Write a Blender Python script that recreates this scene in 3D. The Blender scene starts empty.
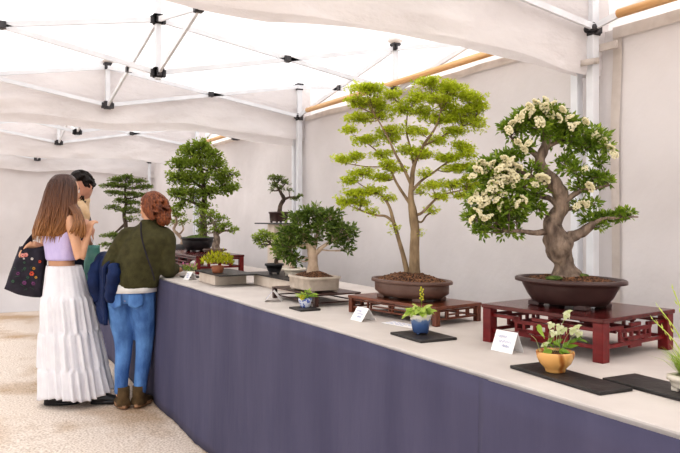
import bpy, bmesh, math, random
from mathutils import Vector, Matrix, noise
random.seed(7)
C = bpy.context.scene.collection
PI = math.pi
def R(d): return math.radians(d)

# ------------------------------------------------------------------ materials
def nt(name):
    m = bpy.data.materials.new(name); m.use_nodes = True
    t = m.node_tree; b = t.nodes['Principled BSDF']; o = t.nodes['Material Output']
    return m, t, b, o
def c4(c): return (c[0], c[1], c[2], 1)
def mat(name, col, rough=.6, col2=None, scale=20, bump=0, bscale=None, metal=0, transl=0, stretch=(1,1,1), detail=4, spec=.5, coords='Object', lo=.35, hi=.65):
    m, t, b, o = nt(name)
    b.inputs['Roughness'].default_value = rough; b.inputs['Metallic'].default_value = metal
    b.inputs['Specular IOR Level'].default_value = spec
    tc = t.nodes.new('ShaderNodeTexCoord'); mp = t.nodes.new('ShaderNodeMapping'); mp.inputs['Scale'].default_value = stretch
    t.links.new(tc.outputs[coords], mp.inputs['Vector'])
    src = None
    if col2 is not None:
        n = t.nodes.new('ShaderNodeTexNoise'); n.inputs['Scale'].default_value = scale; n.inputs['Detail'].default_value = detail
        r = t.nodes.new('ShaderNodeValToRGB'); r.color_ramp.elements[0].color = c4(col); r.color_ramp.elements[1].color = c4(col2)
        r.color_ramp.elements[0].position = lo; r.color_ramp.elements[1].position = hi
        t.links.new(mp.outputs[0], n.inputs['Vector']); t.links.new(n.outputs['Fac'], r.inputs['Fac']); t.links.new(r.outputs[0], b.inputs['Base Color']); src = r.outputs[0]
    else: b.inputs['Base Color'].default_value = c4(col)
    nb = None
    if bump:
        n2 = t.nodes.new('ShaderNodeTexNoise'); n2.inputs['Scale'].default_value = bscale or scale; n2.inputs['Detail'].default_value = 5
        bp = t.nodes.new('ShaderNodeBump'); bp.inputs['Strength'].default_value = bump; bp.inputs['Distance'].default_value = .02
        t.links.new(mp.outputs[0], n2.inputs['Vector']); t.links.new(n2.outputs['Fac'], bp.inputs['Height']); t.links.new(bp.outputs[0], b.inputs['Normal']); nb = bp
    if transl:
        tr = t.nodes.new('ShaderNodeBsdfTranslucent'); tr.inputs['Color'].default_value = c4(col)
        if src: t.links.new(src, tr.inputs['Color'])
        if nb: t.links.new(nb.outputs[0], tr.inputs['Normal'])
        mx = t.nodes.new('ShaderNodeMixShader'); mx.inputs[0].default_value = transl
        t.links.new(b.outputs[0], mx.inputs[1]); t.links.new(tr.outputs[0], mx.inputs[2]); t.links.new(mx.outputs[0], o.inputs['Surface'])
    return m
def leafmat(name, cols, rough=.45, transl=.35):
    """colour varies leaf by leaf through the 'var' attribute"""
    m, t, b, o = nt(name)
    a = t.nodes.new('ShaderNodeAttribute'); a.attribute_name = 'var'
    r = t.nodes.new('ShaderNodeValToRGB'); e = r.color_ramp.elements
    e[0].color = c4(cols[0]); e[1].color = c4(cols[-1])
    for i, cc in enumerate(cols[1:-1]): x = e.new((i+1)/(len(cols)-1)); x.color = c4(cc)
    t.links.new(a.outputs['Fac'], r.inputs['Fac']); t.links.new(r.outputs[0], b.inputs['Base Color'])
    b.inputs['Roughness'].default_value = rough
    tr = t.nodes.new('ShaderNodeBsdfTranslucent'); t.links.new(r.outputs[0], tr.inputs['Color'])
    mx = t.nodes.new('ShaderNodeMixShader'); mx.inputs[0].default_value = transl
    t.links.new(b.outputs[0], mx.inputs[1]); t.links.new(tr.outputs[0], mx.inputs[2]); t.links.new(mx.outputs[0], o.inputs['Surface'])
    return m
M = {}
M['gravel'] = mat('gravel', (.62,.50,.385), .95, (.76,.65,.53), 9, .7, 90, detail=8)
M['roof'] = mat('canopy_fabric', (.90,.89,.90), .8, (.95,.94,.95), 2, .15, 5, transl=.5)
M['valance'] = mat('valance_fabric', (.77,.735,.73), .85, (.88,.845,.84), 1.6, 1., 5, transl=.38, stretch=(1,1,2.2))
M['roofn'] = mat('shaded_canopy_fabric', (.88,.85,.85), .85, (.94,.91,.91), 1.6, .7, 5, transl=.52)  # nearest canopy: its less lit underside is put into a creamier fabric colour
M['wall'] = mat('wall_fabric', (.62,.582,.578), .88, (.74,.70,.695), 1.1, 1., 2.4, transl=.03)
M['tape'] = mat('edge_tape', (.60,.535,.49), .85, (.69,.625,.58), 12, .1, transl=.15)
M['alu'] = mat('white_aluminium', (.70,.71,.74), .4, (.78,.79,.82), 8, metal=0)
M['plastic'] = mat('black_plastic', (.025,.024,.028), .45, (.06,.055,.06), 20)
M['padw'] = mat('pad_plastic', (.75,.68,.64), .6, (.82,.76,.72), 20)
M['wood'] = mat('pine_pole', (.66,.36,.15), .55, (.82,.52,.27), 6, .1, 30, stretch=(.3,6,6))
M['purple'] = mat('purple_cloth', (.064,.060,.112), .9, (.084,.079,.138), 3, .22, 14, stretch=(1.6,1,.35))
M['cream'] = mat('cream_cloth', (.56,.505,.468), .8, (.625,.57,.53), 5, .06, 60)
M['creambox'] = mat('cream_box', (.66,.56,.47), .75, (.74,.65,.56), 14, .1, 60)
M['redlac'] = mat('red_lacquer', (.13,.006,.008), .3, (.19,.012,.013), 6, .03, 40, stretch=(1,8,8))
M['redtop'] = mat('dark_red_lacquer', (.075,.012,.012), .22, (.12,.02,.018), 5, .03, 40, stretch=(1,8,8))
M['brownw'] = mat('rosewood', (.12,.035,.018), .32, (.19,.06,.03), 6, .05, 40, stretch=(1,8,8))
M['darkw'] = mat('dark_wood', (.045,.02,.016), .35, (.08,.035,.028), 6, .05, 40, stretch=(1,8,8))
M['slate'] = mat('black_slate', (.018,.016,.016), .45, (.038,.033,.032), 12, .12, 60)
M['glassy'] = mat('dark_shelf', (.06,.06,.065), .2, (.09,.09,.095), 5)
M['potbrown'] = mat('brown_clay', (.115,.062,.048), .45, (.15,.085,.065), 14, .08, 60)
M['potdark'] = mat('dark_brown_clay', (.055,.028,.026), .38, (.075,.04,.036), 14, .06, 60)
M['potblack'] = mat('black_clay', (.022,.022,.026), .5, (.045,.043,.045), 14, .1, 60)
M['potcream'] = mat('cream_glaze', (.66,.60,.50), .35, (.76,.70,.60), 10, .05, 30)
M['potstone'] = mat('stone_clay', (.47,.40,.33), .7, (.62,.54,.46), 18, .2, 50)
M['terra'] = mat('terracotta', (.25,.09,.045), .6, (.36,.14,.07), 14, .1)
M['soil'] = mat('soil', (.035,.014,.008), .95, (.36,.17,.08), 120, 1., 130, detail=3, lo=.4, hi=.68)
M['moss'] = mat('moss', (.07,.12,.02), .95, (.16,.22,.05), 60, 1., 120)
M['barkg'] = mat('grey_bark', (.15,.11,.085), .85, (.40,.32,.26), 45, .9, 70, stretch=(1,1,.5))
M['barkt'] = mat('twisted_bark', (.085,.058,.045), .85, (.33,.25,.19), 38, 1., 60, stretch=(1,1,.45), lo=.3, hi=.7)
M['barkm'] = mat('maple_bark', (.17,.115,.065), .75, (.34,.25,.15), 30, .5, 50, stretch=(1,1,.4))
M['barkp'] = mat('pale_bark', (.42,.31,.23), .75, (.60,.47,.36), 25, .4, 40)
M['barkd'] = mat('dark_bark', (.05,.036,.027), .9, (.14,.10,.075), 45, .9, 60)
M['paper'] = mat('white_card', (.90,.88,.87), .6, (.95,.93,.92), 6)
M['ink'] = mat('blue_ink', (.36,.40,.66), .6, (.45,.5,.72), 40)
# skin etc
M['skin'] = mat('skin', (.66,.36,.22), .5, (.74,.43,.28), 12, transl=0)
M['skinm'] = mat('skin_man', (.56,.28,.19), .5, (.64,.35,.25), 12)
M['lilac'] = mat('lilac_knit', (.60,.52,.83), .85, (.67,.59,.88), 30, .25, 160, stretch=(1,1,.4))
M['skirt'] = mat('white_cotton', (.90,.875,.91), .85, (.95,.93,.955), 12, .12, 80, transl=.12)
M['leather'] = mat('black_leather', (.016,.015,.017), .35, (.03,.028,.03), 20)
M['sweater'] = mat('olive_knit', (.045,.040,.014), .95, (.072,.066,.024), 24, .35, 120)
M['denim'] = mat('blue_denim', (.055,.14,.36), .8, (.14,.30,.60), 7, .2, 90, stretch=(1.5,1.5,.8))
M['boot'] = mat('brown_suede', (.085,.052,.022), .9, (.14,.088,.04), 20, .15)
M['sole'] = mat('tan_sole', (.34,.19,.11), .8, (.42,.25,.15), 20)
M['navy'] = mat('navy_nylon', (.005,.013,.055), .6, (.011,.028,.10), 9, .3, 40, spec=.25)
M['navyd'] = mat('dark_navy', (.012,.016,.035), .7, (.02,.026,.055), 12)
M['shirtw'] = mat('pale_shirt', (.72,.70,.68), .85, (.82,.80,.78), 12, .1)
M['tan'] = mat('tan_scarf', (.68,.47,.27), .85, (.78,.58,.38), 14, .3, 50)
M['haird'] = mat('black_hair', (.008,.006,.006), .6, (.022,.015,.012), 30, .4, 60, stretch=(3,3,.5), spec=.25)
M['hairr'] = mat('auburn_hair', (.085,.020,.007), .5, (.27,.080,.024), 26, .5, 60, stretch=(3,3,.6))
M['bagblk'] = mat('black_canvas', (.012,.010,.018), .8, (.03,.024,.04), 14, .1)
M['teal'] = mat('teal_plastic', (.16,.42,.36), .4, (.30,.58,.50), 10, .3, 20, transl=.3)
M['white'] = mat('white_strap', (.85,.86,.88), .5, (.9,.9,.92), 9)
M['eye'] = mat('eye', (.85,.83,.8), .2, (.9,.88,.85), 9)
M['iris'] = mat('iris', (.03,.015,.008), .2, (.05,.03,.015), 9)
M['lip'] = mat('lip', (.50,.17,.14), .45, (.55,.2,.17), 12)
M['blossom'] = mat('cream_blossom', (.93,.84,.50), .8, (1,.97,.80), 30, .35, 140, transl=.3)
M['lens'] = mat('glasses', (.30,.30,.33), .15, (.35,.35,.38), 9)
def hair_long_mat():
    m, t, b, o = nt('brown_hair'); b.inputs['Roughness'].default_value = .42
    tc = t.nodes.new('ShaderNodeTexCoord'); sp = t.nodes.new('ShaderNodeSeparateXYZ'); t.links.new(tc.outputs['Object'], sp.inputs[0])
    mr = t.nodes.new('ShaderNodeMapRange'); mr.inputs[1].default_value = 1.22; mr.inputs[2].default_value = 1.68; t.links.new(sp.outputs['Z'], mr.inputs[0])
    r = t.nodes.new('ShaderNodeValToRGB'); e = r.color_ramp.elements
    e[0].color = (.34,.155,.052,1); e[1].color = (.060,.028,.022,1); x = e.new(.45); x.color = (.17,.070,.030,1)
    n = t.nodes.new('ShaderNodeTexNoise'); n.inputs['Scale'].default_value = 28; mp = t.nodes.new('ShaderNodeMapping'); mp.inputs['Scale'].default_value = (3,3,.25)
    t.links.new(tc.outputs['Object'], mp.inputs[0]); t.links.new(mp.outputs[0], n.inputs['Vector'])
    mul = t.nodes.new('ShaderNodeMath'); mul.operation = 'MULTIPLY_ADD'; mul.inputs[1].default_value = .7; mul.inputs[2].default_value = -.35
    t.links.new(n.outputs['Fac'], mul.inputs[0]); ad = t.nodes.new('ShaderNodeMath'); ad.operation = 'ADD'
    t.links.new(mr.outputs[0], ad.inputs[0]); t.links.new(mul.outputs[0], ad.inputs[1]); t.links.new(ad.outputs[0], r.inputs['Fac']); t.links.new(r.outputs[0], b.inputs['Base Color'])
    return m
M['hairb'] = hair_long_mat()
def bowl_mat():
    m, t, b, o = nt('ochre_glaze'); b.inputs['Roughness'].default_value = .25
    tc = t.nodes.new('ShaderNodeTexCoord'); w = t.nodes.new('ShaderNodeTexWave'); w.inputs['Scale'].default_value = 9; w.inputs['Distortion'].default_value = 4; w.bands_direction = 'DIAGONAL'
    r = t.nodes.new('ShaderNodeValToRGB'); r.color_ramp.elements[0].color = (.36,.13,.03,1); r.color_ramp.elements[1].color = (.72,.40,.14,1); r.color_ramp.elements[1].position = .4
    t.links.new(tc.outputs['Object'], w.inputs['Vector']); t.links.new(w.outputs['Fac'], r.inputs['Fac']); t.links.new(r.outputs[0], b.inputs['Base Color'])
    return m
M['ochre'] = bowl_mat()
def zglaze():
    m, t, b, o = nt('blue_drip_glaze'); b.inputs['Roughness'].default_value = .25
    tc = t.nodes.new('ShaderNodeTexCoord'); sp = t.nodes.new('ShaderNodeSeparateXYZ'); t.links.new(tc.outputs['Object'], sp.inputs[0])
    n = t.nodes.new('ShaderNodeTexNoise'); n.inputs['Scale'].default_value = 40; t.links.new(tc.outputs['Object'], n.inputs['Vector'])
    a = t.nodes.new('ShaderNodeMath'); a.operation = 'MULTIPLY_ADD'; a.inputs[1].default_value = .03; t.links.new(n.outputs['Fac'], a.inputs[0]); t.links.new(sp.outputs['Z'], a.inputs[2])
    mr = t.nodes.new('ShaderNodeMapRange'); mr.inputs[1].default_value = .015; mr.inputs[2].default_value = .10; t.links.new(a.outputs[0], mr.inputs[0])
    r = t.nodes.new('ShaderNodeValToRGB'); e = r.color_ramp.elements; e[0].color = (.05,.09,.20,1); e[1].color = (.62,.58,.50,1)
    x = e.new(.45); x.color = (.07,.13,.29,1); x = e.new(.62); x.color = (.12,.19,.33,1); x = e.new(.7); x.color = (.60,.58,.52,1)
    t.links.new(mr.outputs[0], r.inputs['Fac']); t.links.new(r.outputs[0], b.inputs['Base Color'])
    return m
M['blueglaze'] = zglaze()
M['bluepat'] = mat('blue_white_china', (.10,.16,.50), .25, (.70,.74,.86), 60, lo=.45, hi=.5)
L = {}
L['maple'] = leafmat('maple_leaf', [(.32,.38,.02),(.53,.61,.04),(.72,.78,.09),(.88,.90,.25)], .5, .45)
L['white'] = leafmat('glossy_leaf', [(.055,.10,.012),(.17,.27,.025),(.36,.47,.06),(.60,.66,.16)], .38, .3)
L['dark'] = leafmat('dark_leaf', [(.045,.078,.014),(.11,.175,.03),(.22,.30,.06),(.45,.52,.15)], .32, .25)
L['mid'] = leafmat('green_leaf', [(.08,.13,.015),(.22,.31,.035),(.39,.49,.07),(.60,.66,.17)], .5, .3)
L['juniper'] = leafmat('juniper_leaf', [(.06,.09,.02),(.14,.20,.035),(.28,.36,.07),(.48,.54,.14)], .6, .25)
L['shelf'] = leafmat('small_dark_leaf', [(.05,.07,.02),(.12,.17,.03),(.23,.30,.06),(.42,.46,.14)], .5, .25)
L['yellow'] = leafmat('yellow_leaf', [(.20,.24,.01),(.42,.44,.02),(.62,.60,.04),(.70,.66,.10)], .5, .4)
L['bright'] = leafmat('bright_leaf', [(.10,.19,.02),(.22,.37,.04),(.42,.56,.10),(.64,.72,.24)], .4, .35)
L['pale'] = leafmat('pale_leaf', [(.10,.20,.04),(.30,.40,.14),(.62,.66,.38),(.76,.76,.55)], .5, .3)
L['grass'] = leafmat('grass_blade', [(.18,.34,.03),(.35,.52,.05),(.52,.66,.10),(.68,.74,.22)], .5, .35)

# ------------------------------------------------------------------ mesh builder
class MB:
    def __init__(s): s.v = []; s.f = []; s.var = []; s.cur = .5
    def add(s, vs, fs):
        b = len(s.v); s.v += [tuple(p) for p in vs]; s.f += [tuple(i+b for i in f) for f in fs]; s.var += [s.cur]*len(vs); return s
    def box(s, cx, cy, cz, sx, sy, sz, rz=0, M4=None):
        vs = []
        for dz in (-1,1):
            for dx, dy in ((-1,-1),(1,-1),(1,1),(-1,1)):
                p = Vector((dx*sx/2, dy*sy/2, dz*sz/2))
                if rz: p = Matrix.Rotation(rz, 3, 'Z') @ p
                if M4: p = M4 @ p
                vs.append((p.x+cx, p.y+cy, p.z+cz))
        return s.add(vs, [(3,2,1,0),(4,5,6,7),(0,1,5,4),(1,2,6,5),(2,3,7,6),(3,0,4,7)])
    def bar(s, a, b, w, h=None):
        a = Vector(a); b = Vector(b); h = h or w; d = (b-a).normalized()
        u = d.cross(Vector((0,0,1)));
        if u.length < .01: u = Vector((1,0,0))
        u.normalize(); v = u.cross(d)
        vs = []
        for p in (a, b):
            for i, j in ((-1,-1),(1,-1),(1,1),(-1,1)): vs.append(p + u*w/2*i + v*h/2*j)
        return s.add(vs, [(0,1,2,3),(7,6,5,4),(0,4,5,1),(1,5,6,2),(2,6,7,3),(3,7,4,0)])
    def tube(s, pts, rad, n=8, flat=1, jit=0):
        pts = [Vector(p) for p in pts]; m = len(pts)
        if not hasattr(rad, '__len__'): rad = [rad]*m
        t0 = (pts[1]-pts[0]).normalized(); u = t0.orthogonal().normalized(); vs = []
        for i, p in enumerate(pts):
            t = (pts[min(i+1,m-1)]-pts[max(i-1,0)]).normalized()
            u = (u - t*u.dot(t));
            if u.length < 1e-5: u = t.orthogonal()
            u.normalize(); w = t.cross(u)
            for k in range(n):
                a = 2*PI*k/n; r = rad[i]
                if jit: r *= 1 + jit*noise.noise(Vector((p.x*40+math.cos(a)*1.5, p.y*40+math.sin(a)*1.5, p.z*25)))
                vs.append(p + u*math.cos(a)*r + w*math.sin(a)*r*flat)
        fs = []
        for i in range(m-1):
            for k in range(n):
                q = (k+1) % n; fs.append((i*n+k, i*n+q, (i+1)*n+q, (i+1)*n+k))
        vs.append(pts[0] - t0*rad[0]*.4); vs.append(pts[-1] + (pts[-1]-pts[-2]).normalized()*rad[-1]*.5)
        for k in range(n):
            q = (k+1) % n; fs.append((q, k, m*n)); fs.append(((m-1)*n+k, (m-1)*n+q, m*n+1))
        return s.add(vs, fs)
    def rings(s, R_, n=24, caps=True, yaw=0, fn=None):
        """R_: list of (cx,cy,cz,rx,ry)"""
        vs = []; m = len(R_); cy_, sy_ = math.cos(yaw), math.sin(yaw)
        for i, (x, y, z, rx, ry) in enumerate(R_):
            for k in range(n):
                a = 2*PI*k/n; f = fn(i, a) if fn else 1
                px, py = rx*math.cos(a)*f, ry*math.sin(a)*f
                vs.append((x+px*cy_-py*sy_, y+px*sy_+py*cy_, z))
        fs = []
        for i in range(m-1):
            for k in range(n):
                q = (k+1) % n; fs.append((i*n+k, i*n+q, (i+1)*n+q, (i+1)*n+k))
        if caps:
            vs.append(R_[0][:3]); vs.append(R_[-1][:3])
            for k in range(n):
                q = (k+1) % n; fs.append((q, k, m*n)); fs.append(((m-1)*n+k, (m-1)*n+q, m*n+1))
        return s.add(vs, fs)
    def ball(s, c, rx, ry=None, rz=None, n=12, jit=0, yaw=0):
        ry = ry or rx; rz = rz or rx; rr = []
        m = max(4, n//2)
        for i in range(m+1):
            a = PI*i/m; rr.append((c[0], c[1], c[2]-math.cos(a)*rz, max(rx*math.sin(a), 1e-4), max(ry*math.sin(a), 1e-4)))
        return s.rings(rr, n, True, yaw, (lambda i, a: 1 + jit*noise.noise(Vector((i*1.3, math.cos(a)*1.2+c[0]*9, math.sin(a)*1.2+c[2]*9)))) if jit else None)
    def grid(s, fn, nu, nv):
        vs = [fn(i/nu, j/nv) for j in range(nv+1) for i in range(nu+1)]
        return s.add(vs, [(j*(nu+1)+i, j*(nu+1)+i+1, (j+1)*(nu+1)+i+1, (j+1)*(nu+1)+i) for j in range(nv) for i in range(nu)])
    def leaf(s, p, d, nrm, ln, w, fold=.25):
        d = d.normalized(); sd = d.cross(nrm)
        if sd.length < 1e-3: sd = d.orthogonal()
        sd.normalize(); up = sd.cross(d)
        vs = [p, p+d*ln*.45+sd*w*.5+up*w*fold, p+d*ln, p+d*ln*.45-sd*w*.5+up*w*fold, p+d*ln*.5]
        s.add(vs, [(0,1,4),(1,2,4),(0,4,3),(4,2,3)])
    def build(s, name, m, parent=None, smooth=True, bevel=0, solid=0, loc=None, remesh=0, sub=0, autos=None):
        me = bpy.data.meshes.new(name); me.from_pydata(s.v, [], s.f); me.update()
        at = me.attributes.new('var', 'FLOAT', 'POINT'); at.data.foreach_set('value', s.var)
        if smooth:
            me.polygons.foreach_set('use_smooth', [True]*len(me.polygons))
        me.materials.append(m)
        o = bpy.data.objects.new(name, me); C.objects.link(o)
        if loc: o.location = loc
        if parent: o.parent = parent
        if solid: q = o.modifiers.new('s', 'SOLIDIFY'); q.thickness = solid; q.offset = 0
        if bevel:
            q = o.modifiers.new('b', 'BEVEL'); q.width = bevel; q.segments = 2; q.limit_method = 'ANGLE'; q.harden_normals = False
        if remesh:
            q = o.modifiers.new('r', 'REMESH'); q.mode = 'VOXEL'; q.voxel_size = remesh; q.use_smooth_shade = True
            q = o.modifiers.new('sm', 'SMOOTH'); q.iterations = 4; q.factor = .5
        if sub: q = o.modifiers.new('sub', 'SUBSURF'); q.levels = sub; q.render_levels = sub
        return o
def thing(name, label, cat, loc=(0,0,0), rz=0, group=None):
    o = bpy.data.objects.new(name, None); C.objects.link(o); o.location = loc; o.rotation_euler = (0,0,rz); o.empty_display_size = .1
    o['label'] = label; o['category'] = cat
    if group: o['group'] = group
    return o
def tag(o, label, cat, group=None):
    o['label'] = label; o['category'] = cat
    if group: o['group'] = group
    return o
def struct(o): o['kind'] = 'structure'; return o
def cr(pts, k=5):
    """Catmull-Rom through tuples of any length"""
    P = [pts[0]] + list(pts) + [pts[-1]]; out = []
    for i in range(1, len(P)-2):
        for j in range(k):
            t = j/k; o = []
            for a, b, c, d in zip(P[i-1], P[i], P[i+1], P[i+2]):
                o.append(.5*((2*b)+(-a+c)*t+(2*a-5*b+4*c-d)*t*t+(-a+3*b-3*c+d)*t**3))
            out.append(tuple(o))
    out.append(tuple(pts[-1])); return out

VIEW = R(61.5)     # trees and people are laid out facing the aisle obliquely: local x, y turned by this much
TZ = .94           # height of the display table

# ------------------------------------------------------------------ setting
def fl(u, v):
    x = -13 + u*17; y = -5 + v*9.5
    return (x, y, .012*noise.noise(Vector((x*1.3, y*1.3, 0))) + .004*noise.noise(Vector((x*6, y*6, 3))))
def floor_mat():
    m, t, b, o = nt('gravel_ground'); b.inputs['Roughness'].default_value = .95
    tc = t.nodes.new('ShaderNodeTexCoord')
    def nz(sc, det): n = t.nodes.new('ShaderNodeTexNoise'); n.inputs['Scale'].default_value = sc; n.inputs['Detail'].default_value = det; t.links.new(tc.outputs['Object'], n.inputs['Vector']); return n
    n1 = nz(70, 6); n2 = nz(1.1, 4); n3 = nz(22, 4)
    r1 = t.nodes.new('ShaderNodeValToRGB'); r1.color_ramp.elements[0].color = (.55,.43,.34,1); r1.color_ramp.elements[1].color = (.90,.79,.69,1); r1.color_ramp.elements[0].position = .3; r1.color_ramp.elements[1].position = .62
    r2 = t.nodes.new('ShaderNodeValToRGB'); r2.color_ramp.elements[0].color = (.70,.58,.45,1); r2.color_ramp.elements[1].color = (1,1,1,1); r2.color_ramp.elements[0].position = .36; r2.color_ramp.elements[1].position = .52
    mx = t.nodes.new('ShaderNodeMixRGB'); mx.blend_type = 'MULTIPLY'; mx.inputs[0].default_value = 1
    t.links.new(n1.outputs['Fac'], r1.inputs['Fac']); t.links.new(n2.outputs['Fac'], r2.inputs['Fac'])
    t.links.new(r1.outputs[0], mx.inputs[1]); t.links.new(r2.outputs[0], mx.inputs[2]); t.links.new(mx.outputs[0], b.inputs['Base Color'])
    bp = t.nodes.new('ShaderNodeBump'); bp.inputs['Strength'].default_value = .6; bp.inputs['Distance'].default_value = .01
    t.links.new(n1.outputs['Fac'], bp.inputs['Height']); t.links.new(bp.outputs[0], b.inputs['Normal'])
    return m
struct(MB().grid(fl, 120, 70).build('floor', floor_mat()))
YB, YF = 2.72, -.66                             # legs at the wall side and at the aisle side
def wv(x, z, s=0): return .022*noise.noise(Vector((x*1.1, z*.7, 5+s))) + .008*noise.noise(Vector((x*5, z*1.2, 9+s))) + .010*noise.noise(Vector(((x+z*.6)*2.2, (z-x*.4)*1.5, 2+s)))
def wall_b(u, v):
    x = -11.72 + u*12.6; z = v*2.30; return (x, 2.80 + wv(x, z)*1.5 - .10*max(0, .25-z), z)
struct(MB().grid(wall_b, 200, 36).build('wall_back', M['wall']))
def wall_l(u, v):
    y = -1.0 + u*3.83; z = v*2.34; return (-11.62 + wv(y, z, 4)*1.5 + (max(0, .55-z)/.55)**1.6*.42, y, z + .01)
struct(MB().grid(wall_l, 60, 40).build('wall_left', M['wall']))
# tan edge tape of the sidewall panels
def tape(name, x0, x1, z0, z1, lift=.012):
    def f(u, v):
        x = x0+(x1-x0)*u; z = z0+(z1-z0)*v; return (x, 2.80 + wv(x, z)*1.5 - .10*max(0, .25-z) - lift, z)
    return struct(MB().grid(f, max(2, int(abs(x1-x0)*16)), max(2, int(abs(z1-z0)*16))).build(name, M['tape']))
tape('trim_1', -2.36, -2.31, .05, 2.30)
tape('trim_2', -2.36, .85, 2.25, 2.305, .016)
tape('trim_3', -5.76, -2.62, 2.262, 2.305, .016)
tape('trim_4', -8.9, -5.98, 2.262, 2.305, .016)

# ------------------------------------------------------------------ gazebos
def bracket(mb, x, y, z, s=1.0, ax='x'):
    mb.box(x, y, z, .050*s, .050*s, .055*s)
    mb.box(x, y, z-.004, .085*s if ax == 'x' else .03*s, .03*s if ax == 'x' else .085*s, .04*s)
    mb.box(x, y, z+.018*s, .06*s, .06*s, .014*s)
def gazebo(x0, x1, label, strap=False):
    g = thing('pop_up_gazebo', label, 'gazebo', (x0, YB, 0), 0, None)
    O = Vector((x0, YB, 0))
    def put(name, mb, m, par=g, **k):
        mb.v = [(a-O.x, b-O.y, c) for a, b, c in mb.v]; return mb.build(name, m, par, **k)
    xm, ym = (x0+x1)/2, (YB+YF)/2
    zt, zb = 2.575, 2.30; zmt, zmb = 2.575, 2.275
    pk = 3.38
    for x in (x0, x1):
        for y in (YB, YF):
            put('leg', MB().box(x, y, .012+1.29, .044, .044, 2.58), M['alu'], smooth=False, bevel=.004)
            put('foot', MB().box(x, y, .008, .085, .10, .012), M['alu'], smooth=False)
            mb = MB(); bracket(mb, x, y, zt, 1.1); put('corner_bracket', mb, M['plastic'], smooth=False, bevel=.003)
            mb = MB(); bracket(mb, x, y, zb, 1.1); mb.tube([(x-.03,y-.03,zb),(x+.045,y-.03,zb)], .018, 8); put('slider', mb, M['plastic'], smooth=False, bevel=.003)
    def bars(a0, a1, cross=True):
        # a: (x,y,ztop,zbot) ends of one X truss
        A, B = a0, a1
        put('truss_bar', MB().bar((A[0],A[1],A[2]-.0), (B[0],B[1],B[3]), .016, .03), M['alu'], smooth=False)
        put('truss_bar', MB().bar((A[0],A[1],A[3]), (B[0],B[1],B[2]-.0), .016, .03), M['alu'], smooth=False)
        mx, my, mz = (A[0]+B[0])/2, (A[1]+B[1])/2, (A[2]+A[3]+B[2]+B[3])/4
        put('pivot_joint', MB().box(mx, my, mz, .045, .045, .042), M['plastic'], smooth=False, bevel=.004)
    c = lambda x, y: (x, y, zt, zb)
    m = lambda x, y: (x, y, zmt, zmb)
    cc = (xm, ym, 2.555, 2.24)
    ins = -.03 if x0 > x1 else .03
    for x in (x0+ins*1.0, x1-ins*1.0):
        bars(c(x, YB), m(x, ym)); bars(m(x, ym), c(x, YF))
    for y in (YB-.02, YF+.02):
        bars(c(x0, y), m(xm, y)); bars(m(xm, y), c(x1, y))
    bars(m(xm, YB-.02), cc); bars(cc, m(xm, YF+.02)); bars(m(x0+ins, ym), cc); bars(cc, m(x1-ins, ym))
    for (x, y, t_, b_) in (m(x0+ins, ym), m(x1-ins, ym), m(xm, YB-.02), m(xm, YF+.02)):
        put('truss_post', MB().bar((x, y, t_), (x, y, b_), .032), M['alu'], smooth=False)
        mb = MB(); bracket(mb, x, y, t_+.01, 1.0); put('truss_bracket', mb, M['plastic'], smooth=False, bevel=.003)
        mb = MB(); mb.rings([(x,y,t_+.035,.03,.03),(x,y,t_+.05,.055,.055),(x,y,t_+.075,.05,.05),(x,y,t_+.08,.02,.02)], 12); put('support_pad', mb, M['padw'])
        mb = MB(); bracket(mb, x, y, b_, 1.1, 'y'); put('truss_bracket', mb, M['plastic'], smooth=False, bevel=.003)
    put('king_post', MB().bar((xm, ym, 2.2), (xm, ym, pk-.04), .034), M['alu'], smooth=False)
    for z in (2.555, 2.24):
        mb = MB(); bracket(mb, xm, ym, z, 1.05); bracket(mb, xm, ym, z, 1.05, 'y'); put('hub', mb, M['plastic'], smooth=False, bevel=.003)
    # roof: four sagging slopes
    ex = .035*(1 if x0 > x1 else -1); X0, X1, Y0, Y1 = x0+ex, x1-ex, YB+.12, YF-.10
    def top(u, v):
        a, b = u*2-1, v*2-1; r = max(abs(a), abs(b))
        z = 2.60 + (pk-2.60)*(1-r) - .10*math.sin(PI*r)*(1-.6*min(1, abs(abs(a)-abs(b))/.2)*0) - .03*(1-r)*0
        z += .012*noise.noise(Vector((u*5+x0, v*5, 1)))
        return (X0+(X1-X0)*u, Y0+(Y1-Y0)*v, z)
    cano = put('canopy', MB().grid(top, 28, 28), M['roof'] if x0 < 0 else M['roofn'])
    def val(fix, along, s0):
        # fixed axis, hangs 2.60 -> ~2.14, raised away from the corners
        def f(u, v):
            e = min(u, 1-u)
            zb_ = 2.085 - .05*(x0 < -5) + .085*math.sin(min(1, e/.33)*PI/2)**2 - .03*max(0, e-.33)/.17 + .008*math.sin(u*23+s0)
            tri = 1-abs((u*2 % 1)*2-1)
            zt_ = 2.60 - (.15*tri**.8 if along == 'y' else .03*tri)
            z = zt_ + (zb_-zt_)*v
            bl = .03*math.sin(u*17+s0+v*3)*v + .03*noise.noise(Vector((u*9+s0, v*2.2, 0))) + .06*v*noise.noise(Vector((u*5-v*3, v*4+u*6, s0)))
            bl = -(abs(bl) + .0)*(1 if (x0 > x1) == (fix == X1+ex*.4) else -1)*(-1) if along == 'y' else bl
            if along == 'y': return (fix+bl*.8, Y0+(Y1-Y0)*u, z)
            return (X0+(X1-X0)*u, fix+bl*.5, z)
        return f
    for k, (fix, al) in enumerate(((X0-ex*.4, 'y'), (X1+ex*.4, 'y'), (Y0, 'x'), (Y1, 'x'))):
        if al == 'y' and k == 0 and x0 > 0: continue
        put('valance', MB().grid(val(fix, al, x0*3+k), 70, 10), M['valance'], cano)
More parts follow.
